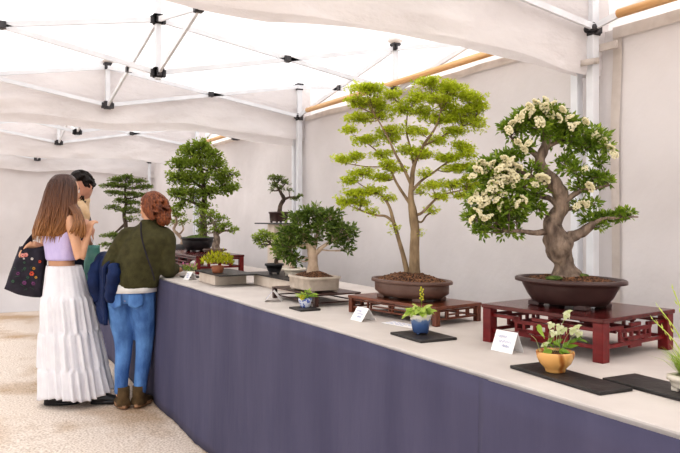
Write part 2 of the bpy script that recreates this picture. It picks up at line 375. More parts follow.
    if strap:
        mb = MB()
        def lp(u, v):
            a = u*2*PI; return (x1 + .035*math.cos(a)+.0, YB + .05*math.sin(a)-.02, 2.155 - .03*v + .01*math.sin(a))
        mb.grid(lp, 20, 1); put('strap', mb, M['tape'], cano, solid=.004)
        mb = MB(); mb.box(x1+.07, YB+.03, 2.21, .10, .012, .035); put('strap', mb, M['tape'], cano, smooth=False)
    return g
gazebo(.70, -2.42, 'nearest white gazebo, its wrinkled cream valance hanging across the top right', True)
gazebo(-2.52, -5.79, 'white gazebo over the maple bonsai, with its central black hub above the women')
gazebo(-5.89, -8.92, 'white gazebo beyond the first, over the round-crowned bonsai in a black pot')
gazebo(-9.02, -11.54, 'farthest white gazebo, against the end wall of the tent')
def pole(x0, x1, lab):
    mb = MB(); mb.tube([(x0, YB-.045, 2.325), ((x0+x1)/2, YB-.05, 2.322), (x1, YB-.045, 2.33)], .021, 10)
    tag(mb.build('wooden_pole', M['wood']), lab, 'pole', 'wooden poles along the back wall')
pole(-5.53, -2.62, 'round pine pole along the back wall behind the maple bonsai top')
pole(-8.68, -5.95, 'short visible pine pole end under the canopy left of the middle tent leg')
pole(-2.23, .60, 'pine pole at top right above the tan wall tape')

# ------------------------------------------------------------------ table
t = thing('display_table', 'long display table covered with cream cloth carrying the bonsai', 'table', (-5, 1.80, 0))
mb = MB(); mb.box(-.05+.0, .01, TZ-.015, 11.1, 1.02, .03); mb.build('tabletop', M['cream'], t, smooth=False, bevel=.006)
for i in range(7):
    for y in (-.42, .42): MB().bar((-5.3+i*1.75, y, .01), (-5.3+i*1.75, y, TZ-.03), .03).build('leg', M['alu'], t, smooth=False)
def skirtf(x0, x1, sd, yo=0, ztop=.934):
    def f(u, v):
        x = x0+(x1-x0)*u; z = ztop*(1-v)+.012*v
        w = .010*noise.noise(Vector((x*2.1, z*.6, sd))) + .006*noise.noise(Vector((x*9, z*.9, sd+3)))*v
        w += .006*math.sin(x*8.5+1.3*math.sin(z*3))*v
        return (x, 1.287+yo - .018*v - w - .004, z)
    return f
tag(MB().grid(skirtf(-10.6, -1.50, 1), 300, 14).build('table_skirt', M['purple'], solid=.003), 'long slate-purple cloth hanging from the front edge of the display table', 'tablecloth')
tag(MB().grid(skirtf(-1.53, .55, 8, -.012), 80, 14).build('table_skirt', M['purple'], solid=.003), 'overlapping slate-purple cloth panel at the lower right, past the vertical seam', 'tablecloth')

# ------------------------------------------------------------------ stands, slabs
def stand(name, label, cx, cy, sx, sy, zt, rz, mt, ml, leg=.035, top=.012, fret='key', group=None):
    h = zt-TZ; g = thing(name, label, 'stand', (cx, cy, TZ), rz, group)
    MB().box(0, 0, h-top/2, sx, sy, top).build('top_board', mt, g, smooth=False, bevel=.003)
    lx, ly = sx/2-leg*.62, sy/2-leg*.62
    for a in (-1,1):
        for b in (-1,1): MB().box(a*lx, b*ly, (h-top)/2, leg, leg, h-top).build('leg', ml, g, smooth=False, bevel=.002)
    def apron(ax, sgn):
        mb = MB(); Ln = (lx if ax == 'x' else ly)*2-leg
        def bx(u, z, w, hh, th=.010):
            if ax == 'x': mb.box(u, sgn*(ly), z, w, th, hh)
            else: mb.box(sgn*(lx), u, z, th, w, hh)
        H = h-top
        if fret == 'key':
            t_ = H*.10; zhi = H-.012-t_; zlo = H*.36
            bx(0, zlo, Ln, t_); bx(-Ln*.36, zhi, Ln*.28, t_); bx(Ln*.36, zhi, Ln*.28, t_)
            W = Ln*.58
            bx(0, (zhi+zlo)/2+H*.13, W*.86, t_); bx(0, (zhi+zlo)/2-H*.10, W*.86, t_)
            for q in (-.5,-.34,-.12,.12,.34,.5): bx(W*q*.86, (zhi+zlo)/2, t_*.9, (zhi-zlo)*.72)
            for q in (-1, 1):
                bx(q*W*.42, zhi-.004, W*.12, t_*1.6); bx(q*W*.30, zlo+t_*.9, W*.16, t_*1.5)
            bx(0, zhi+.004, W*.30, t_); bx(0, zlo-t_*.7, W*.34, t_*1.2)
        elif fret == 'slat':
            t_ = max(.005, H*.12); bx(0, H*.90, Ln, t_*.8); bx(0, H*.40, Ln, t_)
            for q in (-.30,-.26,-.02,.02,.26,.30): bx(Ln*q, H*.65, t_*.8, H*.5)
            bx(0, H*.64, Ln*.46, t_*.7)
        else:
            bx(0, H*.35, Ln, .006); 
        mb.build('apron', ml, g, smooth=False, bevel=.001)
    for s_ in (-1, 1): apron('x', s_); apron('y', s_)
    return g
stand('carved_stand', 'red lacquered stand with openwork apron under the white-blossomed bonsai', -1.74, 1.87, .49, .41, 1.075, R(7.4), M['redtop'], M['redlac'], .036, .014)
stand('carved_stand', 'brown rosewood stand with slatted apron under the tall maple', -2.60, 1.777, .58, .275, 1.02, R(8.8), M['brownw'], M['brownw'], .024, .014, 'slat')
stand('low_stand', 'low dark wooden stand under the pale rectangular pot', -3.33, 1.655, .50, .27, 1.003, R(2), M['darkw'], M['darkw'], .022, .008, 'plain')
stand('carved_stand', 'distant dark red stand under the big round-crowned bonsai', -5.86, 1.81, 1.10, .40, 1.085, 0, M['redtop'], M['redlac'], .035, .016, 'slat')
def slab(name, label, cx, cy, sx, sy, rz=0, z=TZ, h=.009, m='slate', cat='slab'):
    g = MB(); g.box(0, 0, h/2, sx, sy, h)
    o = g.build(name, M[m], smooth=False, bevel=.002, loc=(cx, cy, z+.0005)); o.rotation_euler.z = rz
    return tag(o, label, cat)
slab('slate_slab', 'square black slab under the blue and white drip-glazed pot', -2.125, 1.502, .212, .155, R(-2))
slab('slate_slab', 'small black slab under the tiny blue patterned pot', -3.035, 1.455, .135, .105)
slab('slate_slab', 'long black slab under the ochre bowl', -1.385, 1.458, .35, .112, R(-4))
slab('slate_slab', 'black slab at the right edge under the pale pot of grass', -1.12, 1.578, .40, .125, R(-2))
slab('slate_slab', 'tiny black slab under the little pot beside the distant red stand', -5.09, 1.50, .16, .12)
def boxpl(label, cx, cy, sx, sy, h):
    g = MB(); g.box(0, 0, h/2, sx, sy, h); o = g.build('display_box', M['creambox'], smooth=False, bevel=.004, loc=(cx, cy, TZ+.0005)); tag(o, label, 'box')
boxpl('cream display box carrying a black slab and the yellow-leaved plant', -4.57, 1.57, .34, .22, .068)
slab('slate_slab', 'black slab on the cream box under the yellow-leaved plant', -4.50, 1.565, .54, .26, 0, 1.0095)
boxpl('cream display box behind, carrying the dark pot and the cream pot', -4.02, 1.82, .66, .22, .068)
slab('slate_slab', 'long black slab on the rear cream box under two small bonsai', -4.03, 1.82, .78, .26, 0, 1.0095)
g = thing('shelf_column', 'tall cream column with a thin dark shelf, behind the small bonsai', 'plinth', (-4.83, 2.10, TZ), 0)
MB().box(0, 0, .198, .13, .13, .392).build('column', M['creambox'], g, smooth=False, bevel=.004)
MB().box(-.03, 0, .399, .42, .20, .009).build('shelf', M['glassy'], g, smooth=False, bevel=.002)

# ------------------------------------------------------------------ pots
def oval_pot(par, a, b, h, m, soil='soil', lip=.012, foot=True, belly=.0, rz=0, n=48, base=.72, mound=.02, name='pot'):
    """profile lofted as ellipse; standing at z=0 of the parent"""
    z0 = .012 if foot else 0
    pr = [(base*.96, z0), (base, z0+.002), (base+.10+belly, z0+h*.25), (.93+belly*.5, z0+h*.62), (.95, h-.016), (1.0-.012/a*0, h-.014)]
    R_ = []
    for f, z in pr: R_.append((0,0,z,a*f,b*f))
    R_ += [(0,0,h-.013,a+lip,b+lip),(0,0,h-.004,a+lip,b+lip),(0,0,h,a+lip*.7,b+lip*.7),(0,0,h,a-.006,b-.006),(0,0,h-.015,a-.010,b-.010)]
    mb = MB(); mb.rings(R_, n, True, rz)
    p = mb.build(name, M[m], par, autos=1)
    if foot:
        for i in (-1,1):
            for j in (-1,1):
                q = MB(); x, y = i*a*base*.68, j*b*base*.62
                x, y = x*math.cos(rz)-y*math.sin(rz), x*math.sin(rz)+y*math.cos(rz)
                q.box(x, y, .008, .05*min(1, a/.2), .035*min(1, a/.2), .016, rz); q.build('foot', M[m], p, smooth=False, bevel=.003)
    mb = MB()
    rr = []
    for i in range(22):
        f = 1-i/22; rr.append((0,0,h-.012+mound*(1-f**2),(a-.009)*f+.001,(b-.009)*f+.001))
    base_ = len(mb.v); mb.rings(rr, 72, True, rz)
    mb.v = [(x+.003*noise.noise(Vector((x*90,y*90,1))), y, z+.006*noise.noise(Vector((x*70,y*70,0)))+.006*noise.noise(Vector((x*170,y*170,0)))) for x,y,z in mb.v]
    mb.build('soil', M[soil], par)
    return p
def rect_pot(par, sx, sy, h, m, rz=0, taper=.9, mound=.02, soil='soil', r=.15):
    n = 48
    def se(i, a): 
        c_, s_ = abs(math.cos(a)), abs(math.sin(a)); return 1/((c_**7+s_**7)**(1/7))
    a, b = sx/2, sy/2
    R_ = [(0,0,.010,a*taper,b*taper),(0,0,.014,a*(taper+.01),b*(taper+.01)),(0,0,h-.014,a*.985,b*.985),(0,0,h-.012,a+.004,b+.004),(0,0,h,a+.004,b+.004),(0,0,h,a-.012,b-.012),(0,0,h-.012,a-.014,b-.014)]
    mb = MB(); mb.rings(R_, n, True, rz, se); p = mb.build('pot', M[m], par)
    for i in (-1,1):
        for j in (-1,1):
            q = MB(); x, y = i*a*.72, j*b*.7
            x, y = x*math.cos(rz)-y*math.sin(rz), x*math.sin(rz)+y*math.cos(rz); q.box(x, y, .006, a*.3, b*.22, .012, rz); q.build('foot', M[m], p, smooth=False, bevel=.002)
    mb = MB(); rr = []
    for i in range(8):
        f = 1-i/8; rr.append((0,0,h-.012+mound*(1-f**2),(a-.014)*f+.001,(b-.014)*f+.001))
    mb.rings(rr, 36, True, rz, se)
    mb.v = [(x, y, z+.004*noise.noise(Vector((x*90,y*90,0)))) for x,y,z in mb.v]
    mb.build('soil', M[soil], par); return p

# ------------------------------------------------------------------ trees
RV = lambda: Vector((random.gauss(0,1), random.gauss(0,1), random.gauss(0,1))).normalized()
def tree(root, U, z0, paths, pads, bark, leafm, leaf=(3.2,1.6), per=9, spread=3., flat=.6, maple=False, density=1., jit=.25, tw=.35, droop=0., shell=.55, upb=.5, vz=1., lcap=.9):
    """root: thing; U: metres per design unit; z0: height of design origin above the root; paths: [(x,y,z,r),...] (first is the trunk); pads: (x,y,z,rx,ry,rz,n)"""
    sk = []
    for pi, p in enumerate(paths):
        q = cr(p, 7)
        pts = [Vector((a[0]*U, a[1]*U, z0+a[2]*U)) for a in q]; rad = [max(a[3]*U, .0006) for a in q]
        if pi: sk += list(zip(pts[1:], rad[1:]))
        else: sk += list(zip(pts[3:], rad[3:]))
        mb = MB(); mb.tube(pts, rad, 12 if rad[0] > .006 else 7, 1, jit); mb.build('trunk' if pi == 0 else 'branch', bark, root)
    tm = MB(); lm = MB()
    for (px, py, pz, rx, ry, rz, n) in pads:
        rz *= vz
        c_ = Vector((px*U, py*U, z0+pz*U))
        # limb into the pad from the nearest lower piece of skeleton
        best = min(sk, key=lambda s_: (s_[0]-c_).length + 1.2*max(0, s_[0].z-c_.z) + (0 if s_[1] > tw*U else .0))
        a, ar = best; mid = (a+c_)/2 + Vector((random.uniform(-1,1)*rx*.1*U, random.uniform(-1,1)*ry*.2*U, -rz*.3*U))
        lw = min(ar*.7, lcap*U); pl = []
        if (a-c_).length > rx*.25*U:
            q = cr([(*a, lw), (*mid, lw*.75), (*c_, lw*.5)], 4); tm.tube([x[:3] for x in q], [x[3] for x in q], 6, 1, .15); pl = [Vector(x[:3]) for x in q[3:]]
        else: pl = [c_]
        ncl = max(3, int(n*density))
        for k in range(ncl):
            d = RV(); r_ = shell + (1-shell)*random.random()
            if random.random() < .25: r_ *= random.random()
            d.z = d.z if d.z > 0 or random.random() < .5 else -d.z*.6
            e = c_ + Vector((d.x*rx, d.y*ry, d.z*rz))*U*r_
            s_ = min(pl, key=lambda p_: (p_-e).length) if random.random() < .7 else random.choice(pl)
            m2 = (s_+e)/2 + RV()*.08*(e-s_).length - Vector((0,0,.06*(e-s_).length))
            tm.tube([s_, m2, e], [tw*U, tw*.7*U, tw*.35*U], 4)
            base = random.random()
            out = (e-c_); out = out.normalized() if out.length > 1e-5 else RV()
            tone = .5 + .35*(out.z) # leaves higher in a pad come out paler
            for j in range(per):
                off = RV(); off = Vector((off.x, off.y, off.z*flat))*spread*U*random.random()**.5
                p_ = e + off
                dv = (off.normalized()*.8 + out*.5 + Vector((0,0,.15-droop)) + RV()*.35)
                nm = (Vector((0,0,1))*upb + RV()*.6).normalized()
                lm.cur = min(1, max(0, .35*base*.6 + .65*tone*random.uniform(.45,1.15) + random.uniform(-.1,.1)))
                ln = leaf[0]*U*random.uniform(.65,1.2); w = leaf[1]*U*random.uniform(.75,1.15)
                if maple:
                    dv.z *= .4; dv.normalize(); sd = dv.cross(nm).normalized()
                    for an in (-.95, 0, .95):
                        dd = dv*math.cos(an) + sd*math.sin(an); lm.leaf(p_, dd, nm, ln*(1 if an == 0 else .8), w, .1)
                else: lm.leaf(p_, dv, nm, ln, w)
    if tm.v: tm.build('twigs', bark, root)['kind'] = 'stuff'
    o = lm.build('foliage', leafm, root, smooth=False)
    return o

# --- 1. tall Japanese maple (design origin: soil line under the trunk; 1 unit = 4.4 mm)
U = .00438
g = thing('maple_bonsai', 'tall airy maple bonsai with bright yellow-green leaves and two thin trunks', 'bonsai', (-2.59, 1.765, 1.0205), VIEW)
oval_pot(g, .215, .125, .088, 'potbrown', rz=R(8.8)-VIEW, mound=.040, base=.80, belly=.05, lip=.008)
P = lambda *a: a
paths = [
 [(5,0,-4,9),(4,0,0,7),(3.5,0,10,5.6),(4,0,30,5.0),(4,-1,48,4.6),(2,0,66,4.4),(0,0,80,3.0),(1,0,95,2.6),(3,-2,112,2.0),(12,-4,132,1.5),(24,-6,150,1.1),(30,-6,168,.7)],
 [(0,3,-3,4.5),(-3,4,3,3.2),(-7,5,20,2.4),(-12,6,38,2.1),(-17,6,55,1.9),(-21,7,70,1.5),(-27,8,80,1.2),(-35,9,86,.9)],
 [(-17,6,55,1.5),(-25,8,61,1.3),(-34,9,62,1.1),(-45,10,65,.9),(-57,10,70,.6)],
 [(2,0,70,2.2),(-6,3,82,1.6),(-14,5,95,1.3),(-22,6,112,1.0),(-34,8,128,.7),(-50,8,140,.5)],
 [(1,0,92,1.9),(-7,-3,108,1.5),(-16,-5,124,1.2),(-26,-6,145,.9),(-38,-6,165,.6)],
 [(3,0,62,1.8),(10,-4,64,1.4),(18,-8,72,1.2),(26,-10,80,1.0),(36,-10,84,.7),(54,-10,88,.4)],
 [(2,-1,88,1.6),(12,4,98,1.3),(24,8,106,1.1),(38,9,116,.8),(56,8,126,.5)],
 [(3,-2,112,1.4),(0,3,130,1.0),(-4,6,150,.8),(-2,6,172,.5)],
 [(4,0,58,1.4),(11,4,55,1.0),(17,6,62,.8),(25,7,66,.5)],
 [(-35,9,86,.7),(-48,10,92,.5),(-62,10,102,.4)],
 [(12,-4,132,1.2),(28,0,140,.9),(46,3,150,.6),(62,3,156,.4)],
 [(-22,6,112,.8),(-45,6,112,.6),(-70,4,116,.4)],
]
pads = [
 (-46,-2,190,20,16,5,46),(-58,0,178,9,9,3,16),(-40,0,176,16,14,5,30),(-20,0,184,13,13,4,26),(-55,4,162,13,12,4,22),(-30,6,164,16,14,5,26),(-62,0,148,9,9,3,14),
 (18,-2,196,18,16,5,44),(38,0,190,22,18,6,56),(58,0,182,18,15,6,44),(70,0,172,10,10,4,22),(30,-6,178,24,18,6,52),(8,-4,182,14,14,5,28),(50,2,166,22,16,5,44),(10,4,168,16,14,5,28),(-8,0,170,14,14,5,26),(28,0,158,20,16,5,34),
 (-42,4,140,16,13,4,24),(-20,6,146,15,13,4,22),(2,0,148,16,14,5,24),(48,4,148,18,14,5,30),(26,4,138,16,14,4,22),(58,4,158,12,12,4,20),
 (-70,0,118,13,10,4,26),(-55,2,122,10,9,3,16),(-30,4,124,14,12,4,18),(-8,4,128,14,12,4,16),(14,0,122,14,12,4,16),(36,6,120,17,13,4,26),(56,4,130,12,12,4,20),(66,0,112,14,10,4,24),(46,0,108,16,12,4,24),
 (-48,6,104,16,12,4,26),(-62,6,98,10,9,3,18),(-30,6,100,13,11,4,16),(-38,6,86,16,12,4,26),(-56,8,84,14,10,4,28),(-66,8,76,12,9,4,24),(-50,8,74,10,9,4,18),(-22,6,80,8,8,3,9),
 (40,-4,92,16,12,4,22),(56,-6,98,14,10,4,24),(68,-4,90,10,9,3,14),(28,-8,80,11,9,3,14),(50,-8,82,12,9,3,14),(24,6,66,7,6,2.5,8),(16,4,104,12,10,3,10),(-14,4,108,11,10,3,10),(12,4,86,8,8,3,6),(-40,8,66,8,7,3,8),(-16,5,50,8,5,3,4),(8,3,44,7,5,3,3),
(21,10,165,11,8,3,9),(53,-3,169,12,8,3,9),(62,5,90,8,8,3,12),(9,-10,145,12,8,3,10),(57,-8,123,8,8,3,13),(20,-10,91,7,8,3,10),(43,-5,191,8,8,3,11),(-24,10,100,8,8,3,10),(67,2,159,9,8,3,9),(-49,-1,84,11,8,3,13),(50,0,134,8,8,3,12),(-33,1,189,10,8,3,9),(10,2,126,11,8,3,15),(-44,-4,191,7,8,3,15),(-34,4,174,9,8,3,13),(-18,4,139,7,8,3,13),(39,-1,172,7,8,3,12),(-20,-6,149,9,8,3,11),(-24,-5,114,7,8,3,14),(-48,5,159,8,8,3,14),(8,-3,125,12,8,3,13),(25,10,93,7,8,3,15),(2,-6,177,12,8,3,13),(69,3,152,7,8,3,10),(53,4,111,11,8,3,15),(-45,5,139,12,8,3,14),(-24,5,109,10,8,3,10),(-54,7,175,8,8,3,14),(67,-5,180,7,8,3,12),(-30,6,170,9,8,3,9),(45,8,169,12,8,3,9),(41,-2,120,10,8,3,11),(42,-1,159,9,8,3,14),(-44,5,178,11,8,3,15),
]
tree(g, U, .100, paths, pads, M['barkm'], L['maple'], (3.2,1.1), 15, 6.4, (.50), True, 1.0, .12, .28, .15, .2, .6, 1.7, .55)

# --- 2. white-blossomed tree (1 unit = 3.43 mm, origin at soil line)
U = .00343
g = thing('blossoming_bonsai', 'thick twisted bonsai covered in cream-white blossom clusters in dark oval pot', 'bonsai', (-1.748, 1.85, 1.0755), VIEW)
oval_pot(g, .190, .132, .098, 'potdark', rz=R(7.4)-VIEW, mound=.022, base=.72, lip=.014)
for q_ in ((-.07,-.06,.102), (.03,-.03,.107)): mb = MB(); mb.ball(q_, .028, .02, .009, 16, .3); mb.build('moss', M['moss'], g)
paths = [
 [(-3,0,-6,17),(-4,0,2,13.5),(-5,0,8,11),(-6,0,17,11),(-9,0,29,13.5),(-17,1,42,11),(-20,2,52,8.8),(-15,2,62,7.2),(-10,1,75,6.8),(-15,0,89,7),(-27,1,103,7),(-32,2,116,5.6),(-27,2,131,4.4),(-24,1,143,3),(-20,0,157,1.6)],
 [(-8,0,28,9),(-2,-2,38,6.5),(9,-4,45,5),(20,-5,54,3.2)],
 [(16,-5,51,2.6),(28,-6,58,1.9),(42,-6,59,1.5),(54,-6,60,1.1),(64,-6,60,.7)],
 [(-20,2,46,4.6),(-30,0,45,3.2),(-40,-3,44,2.5),(-52,-4,46,1.9),(-66,-5,46,1.2)],
 [(-13,1,72,4),(-22,3,79,3),(-34,6,82,2.2),(-52,4,87,1.6),(-76,2,86,1)],
 [(-27,1,103,4),(-36,-3,98,3),(-50,-5,104,2.2),(-66,-6,108,1.5),(-84,-6,106,.9)],
 [(-13,0,70,4),(-5,-3,78,3),(6,-5,86,2.4),(22,-5,89,1.7),(36,-5,92,.9)],
 [(-31,2,118,3.2),(-42,4,128,2.4),(-54,4,136,1.7),(-62,4,142,.8)],
 [(-28,2,128,3),(-14,5,136,2.2),(2,6,138,1.6),(16,6,136,.9)],
 [(-25,1,138,2.2),(-34,0,150,1.5),(-44,0,158,.8)],
 [(-13,0,66,2.4),(-2,5,68,1.7),(12,7,70,1.1)],
]
pads = [(-34.2, -3, 164.8, 19.4, 16.0, 9.7, 60), (-51.2, -3, 157.5, 17.0, 14.2, 10.7, 46), (-19.6, 1, 157.5, 19.4, 16.0, 10.7, 56), (-2.6, 5, 148.7, 17.0, 14.2, 10.7, 50), (14.3, -8, 139.0, 14.6, 12.5, 10.7, 40), (25.5, -8, 129.3, 8.7, 8.3, 8.7, 20), (-61.9, 5, 148.7, 13.6, 11.8, 9.7, 34), (-12.3, 1, 138.1, 19.4, 16.0, 8.7, 36), (-36.6, -3, 146.8, 17.0, 14.2, 8.7, 36), (7.1, -3, 129.3, 14.6, 12.5, 7.8, 26), (25.5, 5, 116.2, 6.8, 6.9, 4.9, 10), (-51.2, 5, 130.8, 10.7, 9.7, 5.8, 18), (-65.7, 5, 121.1, 16.0, 13.5, 8.3, 36), (-79.3, -3, 112.8, 15.5, 13.2, 7.8, 34), (-94.9, -3, 105.0, 12.6, 11.1, 7.3, 26), (-82.7, -3, 99.2, 18.4, 15.3, 8.7, 40), (-64.8, 5, 105.0, 13.6, 11.8, 7.8, 28), (-102.2, -8, 78.8, 9.7, 9.0, 8.7, 24), (-89.0, -8, 82.2, 14.6, 12.5, 8.7, 34), (-75.5, -3, 86.1, 16.0, 13.5, 9.7, 38), (-56.0, -8, 89.5, 13.6, 11.8, 9.7, 34), (-48.8, 1, 74.9, 11.7, 10.4, 7.8, 26), (-68.2, -8, 70.1, 16.0, 13.5, 8.7, 38), (-87.6, 1, 65.2, 14.6, 12.5, 8.7, 34), (-102.2, 5, 59.4, 9.7, 9.0, 8.7, 24), (-80.3, 5, 53.1, 15.5, 13.2, 7.8, 32), (-59.9, 5, 59.4, 12.1, 10.7, 6.8, 24), (-94.9, 5, 45.8, 10.7, 9.7, 5.8, 18), (-68.2, 5, 45.8, 12.6, 11.1, 5.3, 20), (-40.5, -3, 83.7, 10.7, 9.7, 7.3, 16), (-38.6, 1, 68.6, 8.7, 8.3, 4.9, 12), (-46.3, -8, 106.5, 7.8, 7.6, 5.8, 12), (-2.6, -8, 105.0, 13.6, 11.8, 6.8, 26), (16.8, -3, 99.2, 13.6, 11.8, 6.8, 26), (32.3, 5, 94.4, 8.7, 8.3, 4.9, 14), (4.6, -3, 89.5, 12.1, 10.7, 5.3, 16), (-8.5, 1, 114.8, 11.7, 10.4, 6.8, 18), (6.1, 5, 70.1, 10.7, 9.7, 4.9, 14), (19.7, 1, 74.0, 7.8, 7.6, 4.4, 8), (15.8, 5, 56.5, 8.7, 8.3, 4.4, 14), (30.4, 5, 59.4, 9.7, 9.0, 4.9, 18), (43.5, 1, 61.8, 8.3, 7.9, 4.4, 14), (54.6, 5, 64.3, 5.8, 6.2, 3.9, 9), (24.5, -3, 50.7, 5.8, 6.2, 2.9, 6)]
pads = [(p[0]+7,)+p[1:] for p in pads]
paths = [[(a+(3 if z > 40 else 0), b, z, r) for a, b, z, r in p] for p in paths]
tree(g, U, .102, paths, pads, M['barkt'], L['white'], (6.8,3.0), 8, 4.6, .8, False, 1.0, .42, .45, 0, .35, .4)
# blossom clusters: each a knot of small florets
def blossom_mesh():
    mb = MB()
    for i in range(38):
        d = RV(); q = random.random()**.5; a = random.uniform(0, 2*PI); p = Vector((q*math.cos(a)*.85, q*math.sin(a)*.85, .55*(1-q*q)+random.uniform(-.1,.12)))
        mb.ball(p, .21*random.uniform(.75,1.2), None, .17, 6, .2)
    me = mb.build('blossom_cluster', M['blossom'], None); return me
BL = [blossom_mesh() for _ in range(3)]
bl = [(-51.2, 167.2, 4.4), (-43.9, 172.0, 4.4), (-34.2, 174.5, 4.4), (-26.9, 170.1, 4.4), (-41.5, 152.6, 5.8), (-56.0, 161.4, 4.4), (-65.7, 152.6, 4.4), (-71.6, 144.9, 4.4), (-19.6, 164.8, 4.4), (-9.9, 157.5, 4.4), (-4.1, 150.2, 4.4), (-60.9, 156.5, 4.4), (-36.6, 167.2, 4.4), (15.3, 140.5, 4.4), (22.6, 134.2, 4.4), (28.9, 128.3, 4.4), (31.3, 120.6, 4.4), (4.6, 153.6, 4.4), (-29.3, 161.4, 4.4), (-47.3, 161.4, 4.4), (-51.2, 131.7, 4.4), (-56.0, 126.4, 4.4), (-68.2, 113.8, 5.8), (-75.5, 108.9, 5.8), (-70.6, 103.1, 5.8), (-80.3, 106.0, 5.8), (-73.0, 95.8, 5.8), (-65.7, 99.2, 5.8), (-78.4, 98.3, 4.4), (-85.2, 95.3, 4.4), (-94.9, 108.9, 5.3), (-102.2, 105.5, 5.3), (-97.8, 112.8, 4.4), (-87.1, 111.4, 4.4), (-75.5, 116.7, 4.4), (-106.5, 99.2, 4.4), (-60.9, 108.9, 4.4), (-64.8, 91.5, 4.4), (-53.1, 99.2, 3.9), (-39.0, 96.8, 6.8), (-46.3, 91.5, 4.4), (-99.7, 82.7, 5.8), (-92.4, 82.7, 5.8), (-87.1, 87.6, 5.3), (-82.3, 82.7, 5.3), (-104.6, 76.9, 5.3), (-96.8, 75.9, 5.8), (-89.0, 75.9, 4.4), (-94.9, 70.1, 5.3), (-101.7, 64.3, 5.3), (-96.8, 58.4, 4.4), (-106.5, 57.5, 4.4), (-75.5, 82.7, 4.4), (-60.9, 72.0, 5.3), (-57.0, 76.9, 4.4), (-65.7, 73.0, 4.4), (-82.7, 75.9, 4.4), (7.1, 89.5, 4.9), (0.3, 72.5, 3.9), (8.0, 72.0, 3.9), (-4.6, 70.1, 3.4), (3.2, 107.0, 3.4), (-80.3, 91.5, 4.4), (-67.7, 108.9, 5.3), (-87.1, 92.4, 4.4), (-61.9, 133.2, 4.4), (-77.4, 70.1, 4.4), (-90.0, 59.4, 4.4), (-11.4, 147.8, 4.4), (-22.1, 157.5, 4.4)]
for i, (x, z, r) in enumerate(bl):
    src = BL[i % 3]; o = src if i < 3 else src.copy()
    if i >= 3: C.objects.link(o)
    o.parent = g; dy = random.choice((-19,-17,-15,-20,-13)); o.location = ((x+6)*U, dy*U, .102+z*U); s_ = r*U*1.3
    o.scale = (s_, s_, s_*.95); o.rotation_euler = (random.uniform(.5,1.3), random.uniform(-.4,.4), random.uniform(0,6))

# --- 3. dense round-leaved tree in pale rectangular pot
U = .00517
g = thing('ficus_bonsai', 'dense dark-green bonsai with thick pale trunk in a rectangular stone-coloured pot', 'bonsai', (-3.27, 1.62, 1.0035), VIEW)
rect_pot(g, .285, .185, .078, 'potstone', rz=-VIEW, mound=.038, taper=.95)
paths = [
 [(-1,0,-4,10),(-1,0,2,7.2),(-1,0,8,5.6),(-1,0,16,4.9),(-2,0,24,4.9),(-5,0,31,3.0),(-11,0,40,2.0),(-17,0,48,1.4)],
 [(1,0,21,3),(8,-1,28,2.1),(17,-1,34,1.5),(28,-1,40,1.0)],
 [(-1,0,24,2.8),(2,1,34,2.0),(4,1,46,1.7),(2,1,58,1.0)],
 [(-3,0,28,2.6),(-14,-1,30,1.7),(-26,-1,32,1.0)],
]
pads = [(0,0,62,15,14,8,44),(-16,0,56,14,13,9,44),(14,0,58,14,13,9,40),(26,0,46,13,12,9,38),(34,0,36,8,9,7,20),(-26,0,42,12,12,10,40),(-12,-4,42,14,11,10,40),(6,-4,46,14,11,9,36),(-31,0,30,8,9,8,24),(-22,-2,28,11,10,9,30),(-27,0,19,7,8,6,16),(-18,-2,16,7,7,6,14),(20,-2,36,11,10,7,24),(32,0,26,6,7,4,10),(-6,2,34,12,10,6,20),(38,0,44,5,6,4,9)]
tree(g, U, .078, paths, pads, M['barkp'], L['dark'], (5.8,2.6), 8, 4.4, .8, False, .85, .10, .4, 0, .4, .45)

# --- 4. cream oval pot, slim trunk
U = .0062
g = thing('small_bonsai', 'small bonsai with slim trunk in a low cream oval pot, behind the dense one', 'bonsai', (-3.95, 1.82, 1.0195), VIEW)
oval_pot(g, .075, .062, .052, 'potcream', rz=-VIEW, mound=.01, base=.8)
tree(g, U, .048, [[(-2,0,-1,2.6),(-2,0,4,2),(-3,0,12,1.7),(-3,0,20,1.3),(-1,0,28,.9)],[(-3,0,14,1.2),(-9,0,20,.9),(-14,0,26,.6)]],
 [(-12,0,26,9,8,7,24),(-3,0,36,10,9,7,26),(4,0,28,8,8,6,18),(-18,0,18,7,7,5,14),(-6,-2,22,8,6,5,14)], M['barkp'], L['mid'], (3.4,1.7), 8, 3, .7, False, 1, .1, .35)
# --- 5. small dark pot, slanting
U = .00647
g = thing('small_bonsai', 'small slanting bonsai in a round black pot on the rear cream box', 'bonsai', (-4.165, 1.78, 1.0195), VIEW)
oval_pot(g, .056, .052, .068, 'potblack', rz=0, mound=.008, base=.66, belly=.04, lip=.006)
tree(g, U, .068, [[(2,0,-1,2.4),(2,0,3,2.0),(4,0,7,1.8),(1,0,12,1.7),(-1,0,17,1.4),(-6,0,22,1.0)],[(0,0,14,1.2),(5,0,18,.9),(10,0,22,.6)]],
 [(-17,0,25,7,6,4,20),(-10,0,28,7,6,5,20),(-3,0,25,7,6,5,18),(4,0,20,6,6,5,16),(-12,0,19,6,5,3,12),(2,0,14,5,5,3,8)], M['barkd'], L['mid'], (3.,1.5), 8, 2.6, .6, False, 1, .2, .3)
